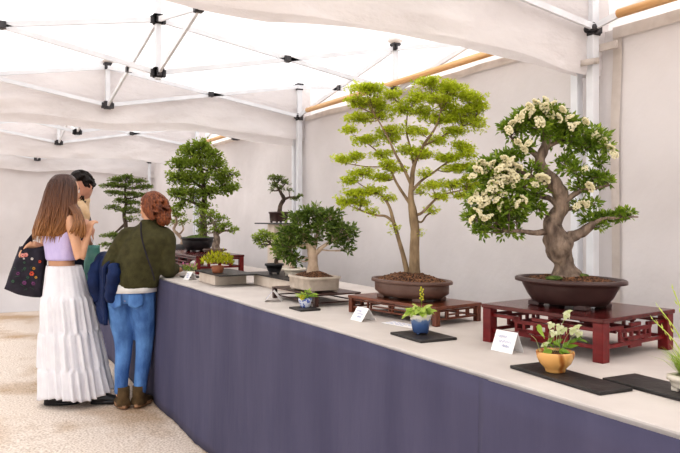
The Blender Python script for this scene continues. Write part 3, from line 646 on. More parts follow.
# --- 6. tree on the shelf
U = .0075
g = thing('shelf_bonsai', 'little windswept dark bonsai standing on the thin raised shelf', 'bonsai', (-4.83, 2.10, 1.3445), VIEW)
rect_pot(g, .145, .11, .082, 'potdark', rz=-VIEW, mound=.006)
tree(g, U, .078, [[(1,0,-1,2.6),(1,0,3,2.2),(2,0,8,2.1),(5,0,13,2.0),(3,0,18,1.7),(0,0,23,1.2),(-4,0,29,.8)],[(5,0,13,1.5),(11,0,15,1.0),(18,0,15,.6)]],
 [(-6,0,34,5.5,5,4,24),(1,0,33,5,5,4,20),(7,0,29,5,5,3.2,18),(-5,0,27,5,5,3.5,18),(2,0,24,5,5,3,14),(10,0,22,4,4,2.5,8),(16,0,14,5,4,2.4,14),(21,0,16,3,3,2,8),(-7,0,22,3,3,2,6)], M['barkd'], L['shelf'], (2.1,1.1), 8, 1.8, .7, False, 1, .25, .28)
# --- 7. round-crowned tree in big black pot
U = .00886
g = thing('round_crowned_bonsai', 'large round-crowned bonsai in a big black bowl on the distant red stand', 'bonsai', (-6.05, 1.85, 1.0855), VIEW)
oval_pot(g, .17, .14, .125, 'potblack', rz=-VIEW, soil='moss', mound=.03, base=.7, belly=.05, lip=.004)
pads = [(2,0,90,10,10,6,34),(-9,0,84,12,12,7,40),(12,0,82,12,12,7,40),(-18,0,72,11,10,8,36),(-2,-6,72,14,9,8,40),(18,0,70,12,11,8,40),(-22,0,58,8,8,7,26),(-10,-4,56,12,9,8,36),(6,-6,58,13,9,8,38),(24,0,56,10,9,8,32),(32,0,62,8,6,5,14),(-20,0,42,9,8,6,26),(-4,-4,42,12,9,7,30),(14,-2,44,12,9,6,30),(30,0,46,7,7,5,18),(-16,0,30,7,7,4,14),(6,0,30,10,8,5,18),(36,0,50,5,4,3,8)]
tree(g, U, .13, [[(6,0,-2,4.4),(6,0,4,3.6),(6,0,14,3.2),(5,0,26,2.9),(7,0,38,2.5),(6,0,52,2),(4,0,66,1.5),(2,0,80,.9)],[(6,0,28,2),(-4,0,34,1.5),(-16,0,38,1.0)],[(6,0,40,1.9),(16,0,46,1.4),(28,0,52,.9)],[(6,0,48,1.6),(-6,0,56,1.2),(-16,0,66,.8)]],
 pads, M['barkd'], L['mid'], (3.4,1.9), 10, 3.8, .8, False, 1.35, .2, .35, 0, .35, .5, 1.15)
# --- 8. leaning tree in front of it
U = .0079
g = thing('low_bonsai', 'low spreading bonsai with thick grey trunk in front of the black bowl', 'bonsai', (-5.35, 1.775, 1.0855), VIEW)
oval_pot(g, .10, .08, .05, 'potbrown', rz=-VIEW, mound=.01)
tree(g, U, .05, [[(1,0,-1,4.6),(1,0,3,4),(2,0,9,3.4),(1,0,16,2.6),(0,0,24,1.6),(-4,0,31,1)],[(1,0,14,2),(8,0,18,1.3),(15,0,18,.8)]],
 [(-12,0,26,8,8,5,24),(-4,0,34,8,8,5,26),(4,0,30,8,8,5,22),(9,0,23,9,8,4.5,24),(18,0,18,6,6,3.5,14),(-10,0,17,7,6,4,14),(3,-4,20,8,6,4,18),(-14,0,36,6,6,4,14)], M['barkg'], L['mid'], (2.8,1.5), 8, 2.6, .7, False, 1, .2, .3)
# --- 9. rock planting half behind the woman
U = .009
g = thing('rock_bonsai', 'twisted thin bonsai on a dark rock, half hidden behind the woman in olive', 'bonsai', (-6.66, 1.83, TZ+.001), VIEW)
mb = MB(); mb.ball((.03,0,.09), .15, .10, .10, 20, .5); mb.v = [(x, y, max(0, z)) for x, y, z in mb.v]; mb.build('rock', M['potblack'], g)
tree(g, U, .15, [[(4,0,0,2.4),(6,0,8,1.8),(2,0,14,1.6),(-3,0,20,1.5),(0,0,28,1.3),(-3,0,38,.9)],[(2,0,14,1.2),(7,0,20,.9),(5,0,28,.7)]],
 [(-4,0,40,7,6,4,20),(3,0,34,6,6,4,16),(8,0,28,5,5,3,12),(-6,0,28,5,5,3,8)], M['barkp'], L['mid'], (3.0,1.6), 8, 2.6, .7)
# --- 10. tiered tree at the far end
U = .0131
g = thing('tiered_bonsai', 'distant tiered bonsai with flat layered pads, between the man and the woman in olive', 'bonsai', (-9.40, 1.90, TZ+.001), VIEW)
oval_pot(g, .20, .15, .11, 'potblack', rz=-VIEW, soil='moss', mound=.02)
pads = [(-9,0,64,8,8,2,26),(2,0,66,9,9,2.2,30),(12,0,62,9,8,2,26),(-16,0,58,9,8,2,24),(-2,-3,58,10,8,2,26),(16,0,56,9,8,2,22),(22,0,57,6,6,1.6,12),(-12,0,51,9,8,2,24),(4,-3,50,10,8,2,26),(16,0,48,8,7,2,18),(-4,0,43,10,8,2,24),(9,0,41,9,7,2,20),(-13,0,36,8,7,2,16),(2,-3,34,10,7,2.2,26),(13,0,32,7,6,2,14),(-12,-4,8,10,7,2.6,30),(-3,-4,4,8,6,2.4,18),(-16,-4,-1,7,6,2.5,16),(8,-3,25,6,5,2,10)]
tree(g, U, .10, [[(0,0,-1,3.4),(0,0,8,2.4),(1,0,18,2.0),(-1,0,28,1.8),(1,0,40,1.5),(0,0,52,1.1),(1,0,62,.8)],[(0,0,20,1.3),(-6,-2,14,1),(-12,-3,8,.7)]], pads, M['barkd'], L['juniper'], (2.2,1.25), 10, 2.6, .45, False, 1.3, .2, .28, 0, .5, .5, 1.35)

# ------------------------------------------------------------------ accent plants
def leaves(name, par, mname, lst):
    mb = MB(); 
    for (p, d, n, ln, w, v) in lst: mb.cur = v; mb.leaf(Vector(p), Vector(d), Vector(n), ln, w, .18)
    return mb.build(name, L[mname], par, smooth=False)
def bigleaf(mb, base, tip, w, v, up=(0,-.4,1), curl=.15):
    """heart-shaped leaf, gridded so it can curve"""
    b = Vector(base); d = Vector(tip)-b; ln = d.length; dn = d.normalized(); sd = dn.cross(Vector(up)).normalized(); nn = sd.cross(dn); mb.cur = v
    def f(u, t):
        s_ = u*2-1; ww = w*.5*(math.sin(PI*min(1, t**.62))**.8 if 0 < t < 1 else 0.02)
        return tuple(b + dn*ln*(t-.10*abs(s_)*0) + sd*s_*ww + nn*(abs(s_)*w*.12 - curl*ln*t*t))
    mb.grid(f, 4, 6)
# ochre bowl plant
g = thing('bowl_plant', 'broad-leaved plant with pale drooping heads in a round ochre bowl', 'potted plant', (-1.435, 1.465, TZ+.0100), VIEW)
g.scale = (.92,.92,.90)
U = .00283
mb = MB(); mb.rings([(0,0,0,.028,.028),(0,0,.003,.030,.030),(0,0,.010,.031,.031),(0,0,.014,.034,.034),(0,0,.028,.047,.047),(0,0,.045,.055,.055),(0,0,.060,.0575,.0575),(0,0,.064,.056,.056),(0,0,.064,.051,.051),(0,0,.050,.049,.049)], 40); mb.build('bowl', M['ochre'], g)
mb = MB(); mb.rings([(0,0,.054,.051,.051),(0,0,.060,.03,.03),(0,0,.062,.008,.008)], 24); mb.build('soil', M['soil'], g)
lm = MB(); sm = MB()
for (bx, bz, tx, tz, w, v, y) in [(-5,24,-17,20,10,.5,-5),(-12,24,-14,33,7,.55,-4),(-2,26,-10,33,8,.3,0),(3,25,14,22,9,.35,-6),(4,28,-4,34,9,.45,-3),(9,26,16,33,8,.3,2),(12,26,24,30,8,.3,0),(0,28,8,36,9,.35,3),(-6,30,-2,38,7,.25,4),(-22,50,-12,38,9,.6,-4),(-20,52,-15,42,8,.55,-2),(2,26,6,20,9,.4,-8),(14,30,22,36,6,.2,3),(22,36,36,33,6,.15,2),(18,30,30,40,6,.2,4)]:
    bigleaf(lm, (bx*U, y*U, bz*U), (tx*U, (y-2)*U, tz*U), w*U, v)
lm.build('foliage', L['bright'], g, smooth=True)
lm = MB()
for (sx, sz, hx, hz, y) in [(-8,26,-4,52,0),(0,26,4,50,-2),(4,26,10,47,2),(-2,26,-3,44,-5),(6,26,18,46,-3),(10,26,26,43,0),(2,26,13,62,2),(-16,24,-26,40,0)]:
    q = cr([(sx*U, 0, sz*U*.8), ((sx*.6+hx*.4)*U, y*U*.6, (sz*.4+hz*.6)*U), (hx*U, y*U, hz*U)], 4); sm.tube(q, .0009, 5)
    if hx > -20:
        for k in range(5):
            a = k*1.3; bigleaf(lm, (hx*U, y*U, hz*U+.002), ((hx+4.5*math.cos(a))*U, (y+4*math.sin(a))*U, (hz-5+6*(k % 3)*.6)*U), 6*U, random.uniform(.6,1), curl=.3)
for (hx, hz) in [(-12,31),(5,44),(22,50),(12,66)]:
    for k in range(4):
        a = k*1.6; bigleaf(lm, (hx*U, -4*U, hz*U), ((hx+5*math.cos(a))*U, (-5+3*math.sin(a))*U, (hz+3*math.sin(a+1))*U), 5*U, random.uniform(.6,1), curl=.3)
sm.build('stems', L['pale'], g); lm.build('seed_heads', L['pale'], g)
# blue and white pot
g = thing('potted_saxifrage', 'scalloped-leaf plant with one tall bud stalk in a blue and white drip-glazed pot', 'potted plant', (-2.14, 1.502, TZ+.0100), VIEW)
U = .0037
mb = MB(); mb.rings([(0,0,.006,.026,.026),(0,0,.010,.029,.029),(0,0,.035,.034,.034),(0,0,.060,.039,.039),(0,0,.071,.041,.041),(0,0,.073,.0405,.0405),(0,0,.073,.037,.037),(0,0,.062,.036,.036)], 36); p = mb.build('pot', M['blueglaze'], g)
for k in range(3): q = MB(); q.ball((.022*math.cos(k*2.1), .022*math.sin(k*2.1), .005), .007, .007, .005, 8); q.build('foot', M['blueglaze'], p)
mb = MB(); mb.rings([(0,0,.064,.0365,.0365),(0,0,.070,.02,.02),(0,0,.071,.004,.004)], 24); mb.build('soil', M['soil'], g)
lm = MB()
for k in range(60):
    a = random.uniform(0, 2*PI); r = random.uniform(.010, .054); z = .080+random.uniform(-.004, .018); p0 = (r*math.cos(a)*.4, r*math.sin(a)*.4, .074)
    tp = (r*math.cos(a)*1.15, r*math.sin(a), z-.010*(r > .035)); bs = (r*math.cos(a)*.55, r*math.sin(a)*.5, z); bigleaf(lm, bs, tp, .022, random.uniform(.55,1), up=(0,-.6,1), curl=.25)
for (x0, z0, x1, z1, w) in [(-8,21,-19,19,7),(-10,24,-16,26,6),(8,23,16,24,7),(4,26,11,30,7),(-4,27,-9,31,6),(-12,22,-20,16,5)]: bigleaf(lm, (x0*U, -3*U, z0*U), (x1*U, -5*U, z1*U), w*U, random.uniform(.6,1))
lm.build('foliage', L['bright'], g)
mb = MB(); mb.tube(cr([(0,0,.075),(.004,0,.11),(.002,0,.14),(.005,0,.165)], 4), .0011, 5); mb.build('stalk', L['bright'], g)
mb = MB()
for k in range(14): mb.cur = random.uniform(.5,1); z = .125+k*.0036; mb.ball((.004+.006*math.sin(k*2.4), .006*math.cos(k*2.4), z), .0034, .0034, .004, 6)
mb.build('buds', L['yellow'], g)
# tiny blue patterned pot
g = thing('tiny_potted_plant', 'tiny green plant with a yellow flower in a blue patterned pot', 'potted plant', (-3.045, 1.462, TZ+.0100), VIEW)
mb = MB(); mb.rings([(0,0,0,.020,.020),(0,0,.004,.022,.022),(0,0,.022,.029,.029),(0,0,.042,.034,.034),(0,0,.044,.033,.033),(0,0,.044,.029,.029),(0,0,.036,.028,.028)], 28); mb.build('pot', M['bluepat'], g)
lm = MB()
for k in range(80):
    a = random.uniform(0, 2*PI); r = random.uniform(.008,.054); z = .045+random.uniform(0,.045)*(1-r*10); bs = (r*math.cos(a)*.6+.006, r*math.sin(a)*.6, z); bigleaf(lm, bs, (r*math.cos(a)*1.1+.008, r*math.sin(a)*1.1, z+random.uniform(-.004,.014)), .013, random.uniform(.1,.9), curl=.2)
lm.build('foliage', L['bright'], g)
lm = MB()
for k in range(10): a = k*.63; bigleaf(lm, (-.012, -.038, .052), (-.012+.016*math.cos(a), -.042, .052+.016*math.sin(a)), .009, random.uniform(.5,1), up=(0,-1,.1), curl=0)
lm.ball((-.012,-.041,.052), .005, .004, .005, 8); lm.build('flower', L['yellow'], g)
# yellow-leaved plant in terracotta
g = thing('yellow_leaved_plant', 'bushy yellow-green plant in a small terracotta pot on the cream box', 'potted plant', (-4.43, 1.49, 1.0190), VIEW)
mb = MB(); mb.rings([(0,0,0,.030,.030),(0,0,.005,.034,.034),(0,0,.030,.040,.040),(0,0,.046,.042,.042),(0,0,.048,.036,.036),(0,0,.04,.034,.034)], 28); mb.build('pot', M['terra'], g)
lm = MB()
for k in range(420):
    a = random.uniform(0, 2*PI); r = .105*random.random()**.6; z = .05+.085*random.random()*(1-(r/.12)**2)+.02*random.random(); d = Vector((math.cos(a)*r*8, math.sin(a)*r*8, 1+random.random()))+RV()*.5
    lm.cur = random.random()*(.4+z*4); lm.leaf(Vector((math.cos(a)*r, math.sin(a)*r*.7, z)), d, RV(), random.uniform(.016,.03), .010)
lm.build('foliage', L['yellow'], g, smooth=False)
# little pink and green plant
g = thing('tiny_flowering_plant', 'tiny pink-tinged plant in a pale pot beside the distant red stand', 'potted plant', (-5.09, 1.50, TZ+.0100), VIEW)
mb = MB(); mb.rings([(0,0,0,.026,.026),(0,0,.004,.028,.028),(0,0,.035,.036,.036),(0,0,.037,.03,.03),(0,0,.03,.028,.028)], 24); mb.build('pot', M['potcream'], g)
lm = MB()
for k in range(120):
    a = random.uniform(0, 2*PI); r = .05*random.random()**.6; lm.cur = random.random(); lm.leaf(Vector((math.cos(a)*r, math.sin(a)*r, .038+.045*random.random())), Vector((math.cos(a), math.sin(a), 1)), RV(), .018, .008)
lm.build('foliage', L['bright'], g, smooth=False)
mb = MB(); 
for k in range(14): a = k*1.9; mb.ball((.045*math.cos(a)-.01, .045*math.sin(a), .07+.03*random.random()), .006, None, None, 6)
mb.build('blooms', mat('pink_bloom', (.55,.12,.30), .6, (.7,.3,.45), 30), g)
# pale pot of grass at the right edge
g = thing('potted_grass', 'tuft of yellow-green grass in a pale rectangular pot, cut off by the right edge', 'potted plant', (-1.085, 1.590, TZ+.0100), R(-2))
rect_pot(g, .125, .085, .040, 'potcream', mound=.006)
lm = MB()
for k in range(420):
    a = random.uniform(0, 2*PI); r = .05*random.random()**.6; b = Vector((math.cos(a)*r, math.sin(a)*r*.6, .040)); ln = random.uniform(.03,.085)
    d = Vector((math.cos(a)*(.3+r*9), math.sin(a)*(.3+r*9), random.uniform(.6,1.6))); lm.cur = random.random(); d.normalize()
    m_ = b + d*ln*.6; e = m_ + (d+Vector((0,0,-.5))).normalized()*ln*.5; sd = d.cross(Vector((0,0,1))).normalized()*.0016
    lm.add([b-sd, b+sd, m_+sd, m_-sd, e], [(0,1,2,3),(3,2,4)])
for (dx, dy, dz) in [(-.10,-.02,.16),(-.05,-.03,.21),(.01,-.04,.20),(-.14,.01,.12),(.03,.02,.22)]:
    lm.cur = .85; lm.tube(cr([(dx*.15, dy*.15, .04), (dx*.5, dy*.5, .04+dz*.6), (dx, dy, .04+dz)], 5), .0014, 4)
    for j in range(5): f = .6+.1*j; lm.leaf(Vector((dx*f, dy*f, .04+dz*min(1, f+.02))), Vector((dx*.5+random.uniform(-.05,.05), dy, .1)), RV(), .018, .005)
lm.build('foliage', L['grass'], g, smooth=False)

# ------------------------------------------------------------------ tent cards
def card(label, cx, cy, w, h, dep, rz):
    g = thing('name_card', label, 'card', (cx, cy, TZ+.001), rz)
    mb = MB(); mb.add([(-w/2,-dep/2,0),(w/2,-dep/2,0),(w/2,0,h),(-w/2,0,h),(w/2,dep/2,0),(-w/2,dep/2,0)], [(0,1,2,3),(3,2,4,5)])
    mb.build('folded_card', M['paper'], g, smooth=False, solid=.0012)
    mb = MB(); N = Vector((0,-h,dep/2)).normalized()
    def on(u, v): p = Vector((u*w/2, -dep/2*(1-v), v*h)) + N*.0018*1.2; return p
    for r_, (v, u0, u1) in enumerate([(.72,-.65,.2),(.5,-.5,.7),(.3,-.1,.6)]):
        pts = [on(u0+(u1-u0)*i/14, v+.10*math.sin(i*2.1+r_)*random.uniform(.3,1)) for i in range(15)]
        mb.tube(pts, .0007, 4)
    mb.build('handwriting', M['ink'], g); return g
card('white folded card with blue handwriting in front of the red stand', -1.765, 1.585, .092, .066, .055, R(6))
card('white folded card with faint drawing in front of the brown stand', -2.60, 1.525, .088, .054, .075, R(4))
card('pale folded card seen side-on left of the tiny blue pot', -3.43, 1.462, .085, .055, .09, R(-28))
card('small distant white card beside the tiny pink-tinged plant', -4.90, 1.445, .085, .055, .07, R(8))
g = thing('paper_label', 'flat white paper label with lines of faint blue text, behind the blue pot', 'label', (-2.40, 1.60, TZ+.001), R(10))
MB().box(0, 0, .0006, .20, .075, .0008).build('sheet', M['paper'], g, smooth=False)
mb = MB()
for j in range(3):
    for i in range(6 - j): mb.box(-.075+i*.027+random.uniform(-.003,.003), .022-j*.020, .0014, .018, .004, .0006)
mb.build('printed_text', M['ink'], g, smooth=False)

# ------------------------------------------------------------------ people
def V2(yaw): # facing direction measured from +y (away) towards +x
    return Vector((math.sin(yaw), math.cos(yaw), 0)), Vector((math.cos(yaw), -math.sin(yaw), 0))
def head_into(mb, c_, yaw, s=1.0, pitch=0):
    """c_ centre of skull; face looks along yaw"""
    f, r = V2(yaw); rot = Matrix(((r.x, f.x, 0),(r.y, f.y, 0),(0,0,1))) @ Matrix.Rotation(pitch, 3, 'X')
    def T(p): q = rot @ (Vector(p)*s); return (q.x+c_[0], q.y+c_[1], q.z+c_[2])
    n, m = 28, 20; vs = []
    for i in range(m+1):
        a = PI*i/m; z = -math.cos(a)*.118; rr = math.sin(a)
        for k in range(n):
            b = 2*PI*k/n; x = .076*rr*math.cos(b); y = .096*rr*math.sin(b)
            if z < 0:
                t_ = -z/.118; x *= 1-.30*t_; y = y*(1-.22*t_) + .022*t_
                if y > .03: y += .010*t_
            if abs(z) < .035 and y > .06: y -= .008*math.cos(z/.035*PI/2)*(1 if abs(abs(x)-.032) < .018 else 0)
            vs.append(T((x, y, z)))
    fs = [(i*n+k, i*n+(k+1) % n, (i+1)*n+(k+1) % n, (i+1)*n+k) for i in range(m) for k in range(n)]
    mb.add(vs, fs)
    mb.tube([T((0,.086,.018)), T((0,.100,-.006)), T((0,.112,-.026)), T((0,.094,-.034))], [.007*s,.009*s,.012*s,.010*s], 8)
    mb.tube([T((-.03,.082,-.060)), T((0,.093,-.058)), T((.03,.082,-.060))], .009*s, 8)
    mb.tube([T((0,.080,-.095)), T((0,.088,-.088))], .018*s, 8)
    for q in (-1, 1): mb.tube([T((q*.074,-.004,.018)), T((q*.083,-.012,.0)), T((q*.076,.0,-.026))], [.010*s,.013*s,.008*s], 8)
    return T
def face_bits(par, T, s, brow):
    for q in (-1, 1):
        mb = MB(); mb.ball(T((q*.031,.078,.006)), .0125*s, None, None, 10); e = mb.build('eye', M['eye'], par)
        mb = MB(); mb.ball(T((q*.030,.088,.005)), .0060*s, None, None, 8); mb.build('iris', M['iris'], e)
        mb = MB(); mb.tube([T((q*.014,.090,.026)), T((q*.032,.087,.031)), T((q*.050,.074,.025))], [.003*s,.0045*s,.002*s], 6); mb.build('eyebrow', brow, par)
    mb = MB(); mb.tube([T((-.024,.090,-.059)), T((0,.1015,-.056)), T((.024,.090,-.059))], [.003*s,.006*s,.003*s], 6); mb.build('lips', M['lip'], par)
def hand_into(mb, wrist, aim, palmn, s=1.0, curl=.6, side=1):
    """palm plus five bent fingers; aim: finger direction, palmn: palm normal (fingers curl towards it)"""
    a = Vector(aim).normalized(); n = Vector(palmn); n = (n-a*n.dot(a)).normalized(); l = a.cross(n)*side; w = Vector(wrist)
    mb.tube([w-a*.01, w+a*.02*s, w+a*.05*s, w+a*.085*s], [.022*s,.030*s,.036*s,.034*s], 10, .42) if False else None
    for k in range(4):
        o = l*(.027-.018*k)*s
        mb.tube([w + o*.45, w + a*.045*s + o*.9, w + a*.085*s + o], [.016*s,.013*s,.011*s], 8)
        ln = (.070,.080,.074,.058)[k]*s; p = w + a*.085*s + o; d = a.copy(); pts = [p]
        for j in range(3):
            ang = curl*(.5+.45*j)
            d = (a*math.cos(ang) + n*math.sin(ang)).normalized(); p = p + d*ln*(.45,.32,.25)[j]; pts.append(p)
        mb.tube(pts, [.0098*s,.0092*s,.0085*s,.0072*s], 8)
    b = w + a*.025*s + l*.026*s
    mb.tube([b-a*.01*s, b + (a*.6+l*.8)*.028*s, b + (a*.9+l*.6+n*.5)*.055*s, b + (a*1.1+l*.3+n*.9)*.070*s], [.013*s,.012*s,.0105*s,.008*s], 8)
def shoe(name, m, sole, par, x, y, yaw, ln=.25, w=.085, h=.09, shaft=0):
    f, r = V2(yaw)
    def T(px, py, z): return (x+r.x*px+f.x*py, y+r.y*px+f.y*py, z)
    mb = MB(); n = 20; m_ = 9; vs = []
    prof = [(-.40,.030,.6),(-.36,.9,1.0),(-.20,.95,1.0),(0,.86,.95),(.20,1.0,.66),(.36,1.02,.50),(.48,.82,.40),(.56,.50,.30),(.59,.08,.14)]
    for (t_, ww, hh) in prof:
        for k in range(n):
            a = 2*PI*k/n; px = math.cos(a)*w/2*ww; pz = .022 + (h*hh-.022)*max(0, math.sin(a))**.8 if math.sin(a) > 0 else .018
            vs.append(T(px, t_*ln, pz))
    fs = [(i*n+k, i*n+(k+1) % n, (i+1)*n+(k+1) % n, (i+1)*n+k) for i in range(m_-1) for k in range(n)] + [tuple(range(n))[::-1]]
    mb.add(vs, fs)
    if shaft: mb.rings([(*T(0,-.22*ln,.03)[:2],.03,.040,.046),(*T(0,-.22*ln,.03)[:2],.09,.044,.048),(*T(0,-.20*ln,.03)[:2],shaft,.044,.048)], 18)
    s_ = mb.build(name, m, par)
    mb = MB()
    for zz in (.0,): 
        mb.rings([(0,0,.002,1,1),(0,0,.024,1,1)], 24, True, 0)
        mb.v = [T((px*w*.53)*(1 if py > -.2 else .85), (py*.50+.09)*ln, pz) for px, py, pz in mb.v]
    mb.build('sole', sole, s_)
    return s_
def limb(mb, pts, rad, n=12): q = cr([(*p, r) for p, r in zip(pts, rad)], 4); mb.tube([x[:3] for x in q], [x[3] for x in q], n)

# --- young woman, lilac top and white tiered skirt
g = thing('person', 'person with long brown hair in lilac top and white tiered skirt, black bag on shoulder', 'person', (-5.58, .722, .004), VIEW)
yaw = R(48); f, r = V2(yaw)
hc = Vector((-.030,.02,1.578))
b = MB()
T = head_into(b, hc, R(42), .98, R(-6))
b.rings([(-.05,0,.80,.10,.09),(-.05,0,.90,.115,.095),(-.055,0,.98,.112,.09),(-.06,0,1.05,.112,.088),(-.065,0,1.12,.120,.088),(-.07,0,1.22,.140,.100),(-.075,0,1.31,.150,.098),(-.077,0,1.37,.150,.078),(-.075,0,1.405,.10,.06),(-.072,.0,1.43,.055,.05)], 28, True, -yaw)
limb(b, [(-.075,0,1.38),(-.062,.01,1.45),(-.05,.015,1.50)], [.055,.050,.052])
sr = Vector((-.060,0,1.365)) + r*.150; sl = Vector((-.075,0,1.365)) - r*.150
er = Vector((.125,-.13,1.080)); hr = Vector((.165,-.08,1.245))
limb(b, [sr-r*.05, sr, sr.lerp(er,.5)+Vector((.008,-.008,0)), er, er.lerp(hr,.4), hr], [.046,.043,.038,.033,.031,.022])
hand_into(b, hr, (.15,.15,1.0), (.5,.8,.0), 1.0, 1.35, 1)
el = Vector((-.225,.08,1.13)); hl = Vector((-.275,.00,1.185))
limb(b, [sl+r*.05, sl, sl.lerp(el,.5)+Vector((-.01,0,0)), el, el.lerp(hl,.5), hl], [.050,.047,.042,.036,.032,.024])
hand_into(b, hl, (-.55,-.15,-.6), (.5,-.5,-.5), 1.0, .8, -1)
for (hx, hy, kx, ky, ax, ay) in ((-.09,.03,-.09,.03,-.085,.0),(.0,-.03,.07,-.02,.17,.0)):
    limb(b, [(hx,hy,.88),(hx*.6+kx*.4,ky,.70),(kx,ky,.50),((kx+ax)/2,ay,.30),(ax,ay,.07)], [.070,.065,.050,.048,.036])
b.build('body', M['skin'], g, remesh=.006)
face_bits(g, T, .98, M['hairb'])
# top
mb = MB()
mb.rings([(-.06,0,1.062,.130,.100),(-.062,0,1.078,.134,.104),(-.066,0,1.13,.138,.106),(-.07,0,1.22,.157,.117),(-.073,0,1.29,.162,.115),(-.075,0,1.33,.150,.105),(-.075,0,1.335,.135,.09)], 40, False, -yaw, lambda i, a: 1+.012*math.sin(a*9+i))
tp = mb.build('crop_top', M['lilac'], g, solid=.004)
for q in (-1, 1):
    s0 = Vector((-.075,0,1.33))+r*.10*q
    mb = MB(); mb.tube([s0-f*.09, s0-f*.06+Vector((0,0,.07)), s0+Vector((0,0,.088)), s0+f*.07+Vector((0,0,.05)), s0+f*.10], .010, 6, .5); mb.build('strap', M['lilac'], tp)
# skirt with four gathered tiers
def skirt():
    mb = MB(); nz, n = 56, 160; vs = []
    tiers = [(1.05,.80),(.80,.545),(.545,.285),(.285,.025)]
    for i in range(nz+1):
        t_ = i/nz; z = 1.022 + (.062-1.022)*t_
        for ti, (a_, b_) in enumerate(tiers):
            if z <= a_+1e-6 and z >= b_-.01: k_ = ti; fr = (a_-z)/(a_-b_); break
        cx = -.040 + .095*t_**1.1; cy = 0; rx = .122 + .034*min(1, t_*4)**.8 + .066*t_; ry = .112 + .045*min(1, t_*4)**.8 + .060*t_
        step = .010*k_ ; amp = (.0015 if k_ == 0 else .004 + .006*fr)*(1+.28*k_)
        if k_ > 0 and fr < .12: step -= .006*(1-fr/.12)
        for k in range(n):
            a = 2*PI*k/n
            rp = amp*(math.sin(a*(15+4*k_)+k_*2+.8*math.sin(a*3+k_)) + .6*math.sin(a*(27+5*k_)+1.7*k_) ) + .010*t_*math.sin(a*5+2*t_)+ .008*noise.noise(Vector((math.cos(a)*3, math.sin(a)*3, z*4)))
            x = cx+(rx+step+rp)*math.cos(a); y = cy+(ry+step+rp)*math.sin(a)
            zz = z + (.018*math.sin(a*3+1) + .014*math.cos(a))*max(0, t_-.85)/.15
            vs.append((x, y, zz))
    mb.add(vs, [(i*n+k, i*n+(k+1) % n, (i+1)*n+(k+1) % n, (i+1)*n+k) for i in range(nz) for k in range(n)])
    return mb
skirt().build('tiered_skirt', M['skirt'], g, solid=.002)
shoe('shoe', M['leather'], M['leather'], g, -.05, -.08, R(78), .25, .085, .085)
shoe('shoe', M['leather'], M['leather'], g, .285, -.04, R(72), .26, .085, .085)
# hair
def hair_env(t_, a):
    K = [(1.703,-.044,.0,.012,.012),(1.695,-.044,.0,.058,.056),(1.665,-.044,-.004,.090,.083),(1.61,-.044,-.010,.110,.100),(1.55,-.050,-.018,.120,.108),(1.47,-.052,-.035,.130,.112),(1.39,-.060,-.055,.142,.115),(1.33,-.074,-.065,.146,.115),(1.275,-.094,-.07,.142,.105),(1.235,-.115,-.07,.125,.09)]
    q = t_*(len(K)-1); i = min(int(q), len(K)-2); u = q-i; k = [K[i][j]*(1-u)+K[i+1][j]*u for j in range(5)]
    return Vector((k[1]+k[3]*math.cos(a), k[2]+k[4]*math.sin(a), k[0]))
mb = MB(); n = 64; NT = 40; vs = []; fs = []
for i in range(NT+1):
    for k in range(n):
        a = 2*PI*k/n; t_ = i/NT*.97; p = hair_env(t_, a); c0 = Vector((hair_env(t_,0).x*.5+hair_env(t_,PI).x*.5, hair_env(t_,PI/2).y*.5+hair_env(t_,-PI/2).y*.5, p.z))
        p = c0 + (p-c0)*(.95 + .035*math.sin(a*22+3*t_)*t_ + .04*noise.noise(Vector((a*3, t_*2, 0)))); vs.append(p)
fd = R(90-48)
for i in range(NT):
    for k in range(n):
        a = 2*PI*(k+.5)/n; da = abs((a-fd+PI) % (2*PI)-PI)
        if i/NT > .24 and da < R(38) + R(22)*min(1, (i/NT)/.8): continue
        fs.append((i*n+k, i*n+(k+1) % n, (i+1)*n+(k+1) % n, (i+1)*n+k))
mb.add(vs, fs); hr_ = mb.build('long_hair', M['hairb'], g, solid=.012)
mb = MB()
for k in range(230):
    a = random.uniform(0, 2*PI); da = abs((a-fd+PI) % (2*PI)-PI)
    if da < R(58): continue
    ph = random.uniform(0, 6); off = random.uniform(.97, 1.05); end = random.uniform(.80, 1.08); pts = []
    for j in range(9):
        t_ = .05+(end-.05)*j/8; aa = a+.16*math.sin(t_*7+ph)*t_; dn_ = max(0, t_-1)*.6; p = hair_env(min(1, t_), aa) - Vector((0,0,dn_)); c0 = hair_env(min(1, t_), aa+PI) - Vector((0,0,dn_)); c0 = (p+c0)/2; pts.append(c0+(p-c0)*off)
    mb.tube(pts, [.003,.006,.008,.009,.009,.009,.008,.006,.0015], 5, .5)
for k in range(34):   # locks falling forward over the near shoulder
    u = k/33; x0 = .015-.04*u+random.uniform(-.008,.008); y0 = -.035-.05*u; w_ = random.uniform(-.02,.02); zb_ = 1.225+.05*random.random()+.03*u
    mb.tube(cr([(x0+.015,y0,1.60),(x0+.045,y0-.02,1.50),(x0+.115+w_*.4,-.13-.02*u,1.41),(x0+.150+w_,-.175-.03*u,1.33),(x0+.160+w_*1.4-.04*u,-.185-.02*u,zb_)], 3), [.007]*4+[.011]*7+[.008,.003], 5, .5)
mb.build('locks', M['hairb'], hr_)
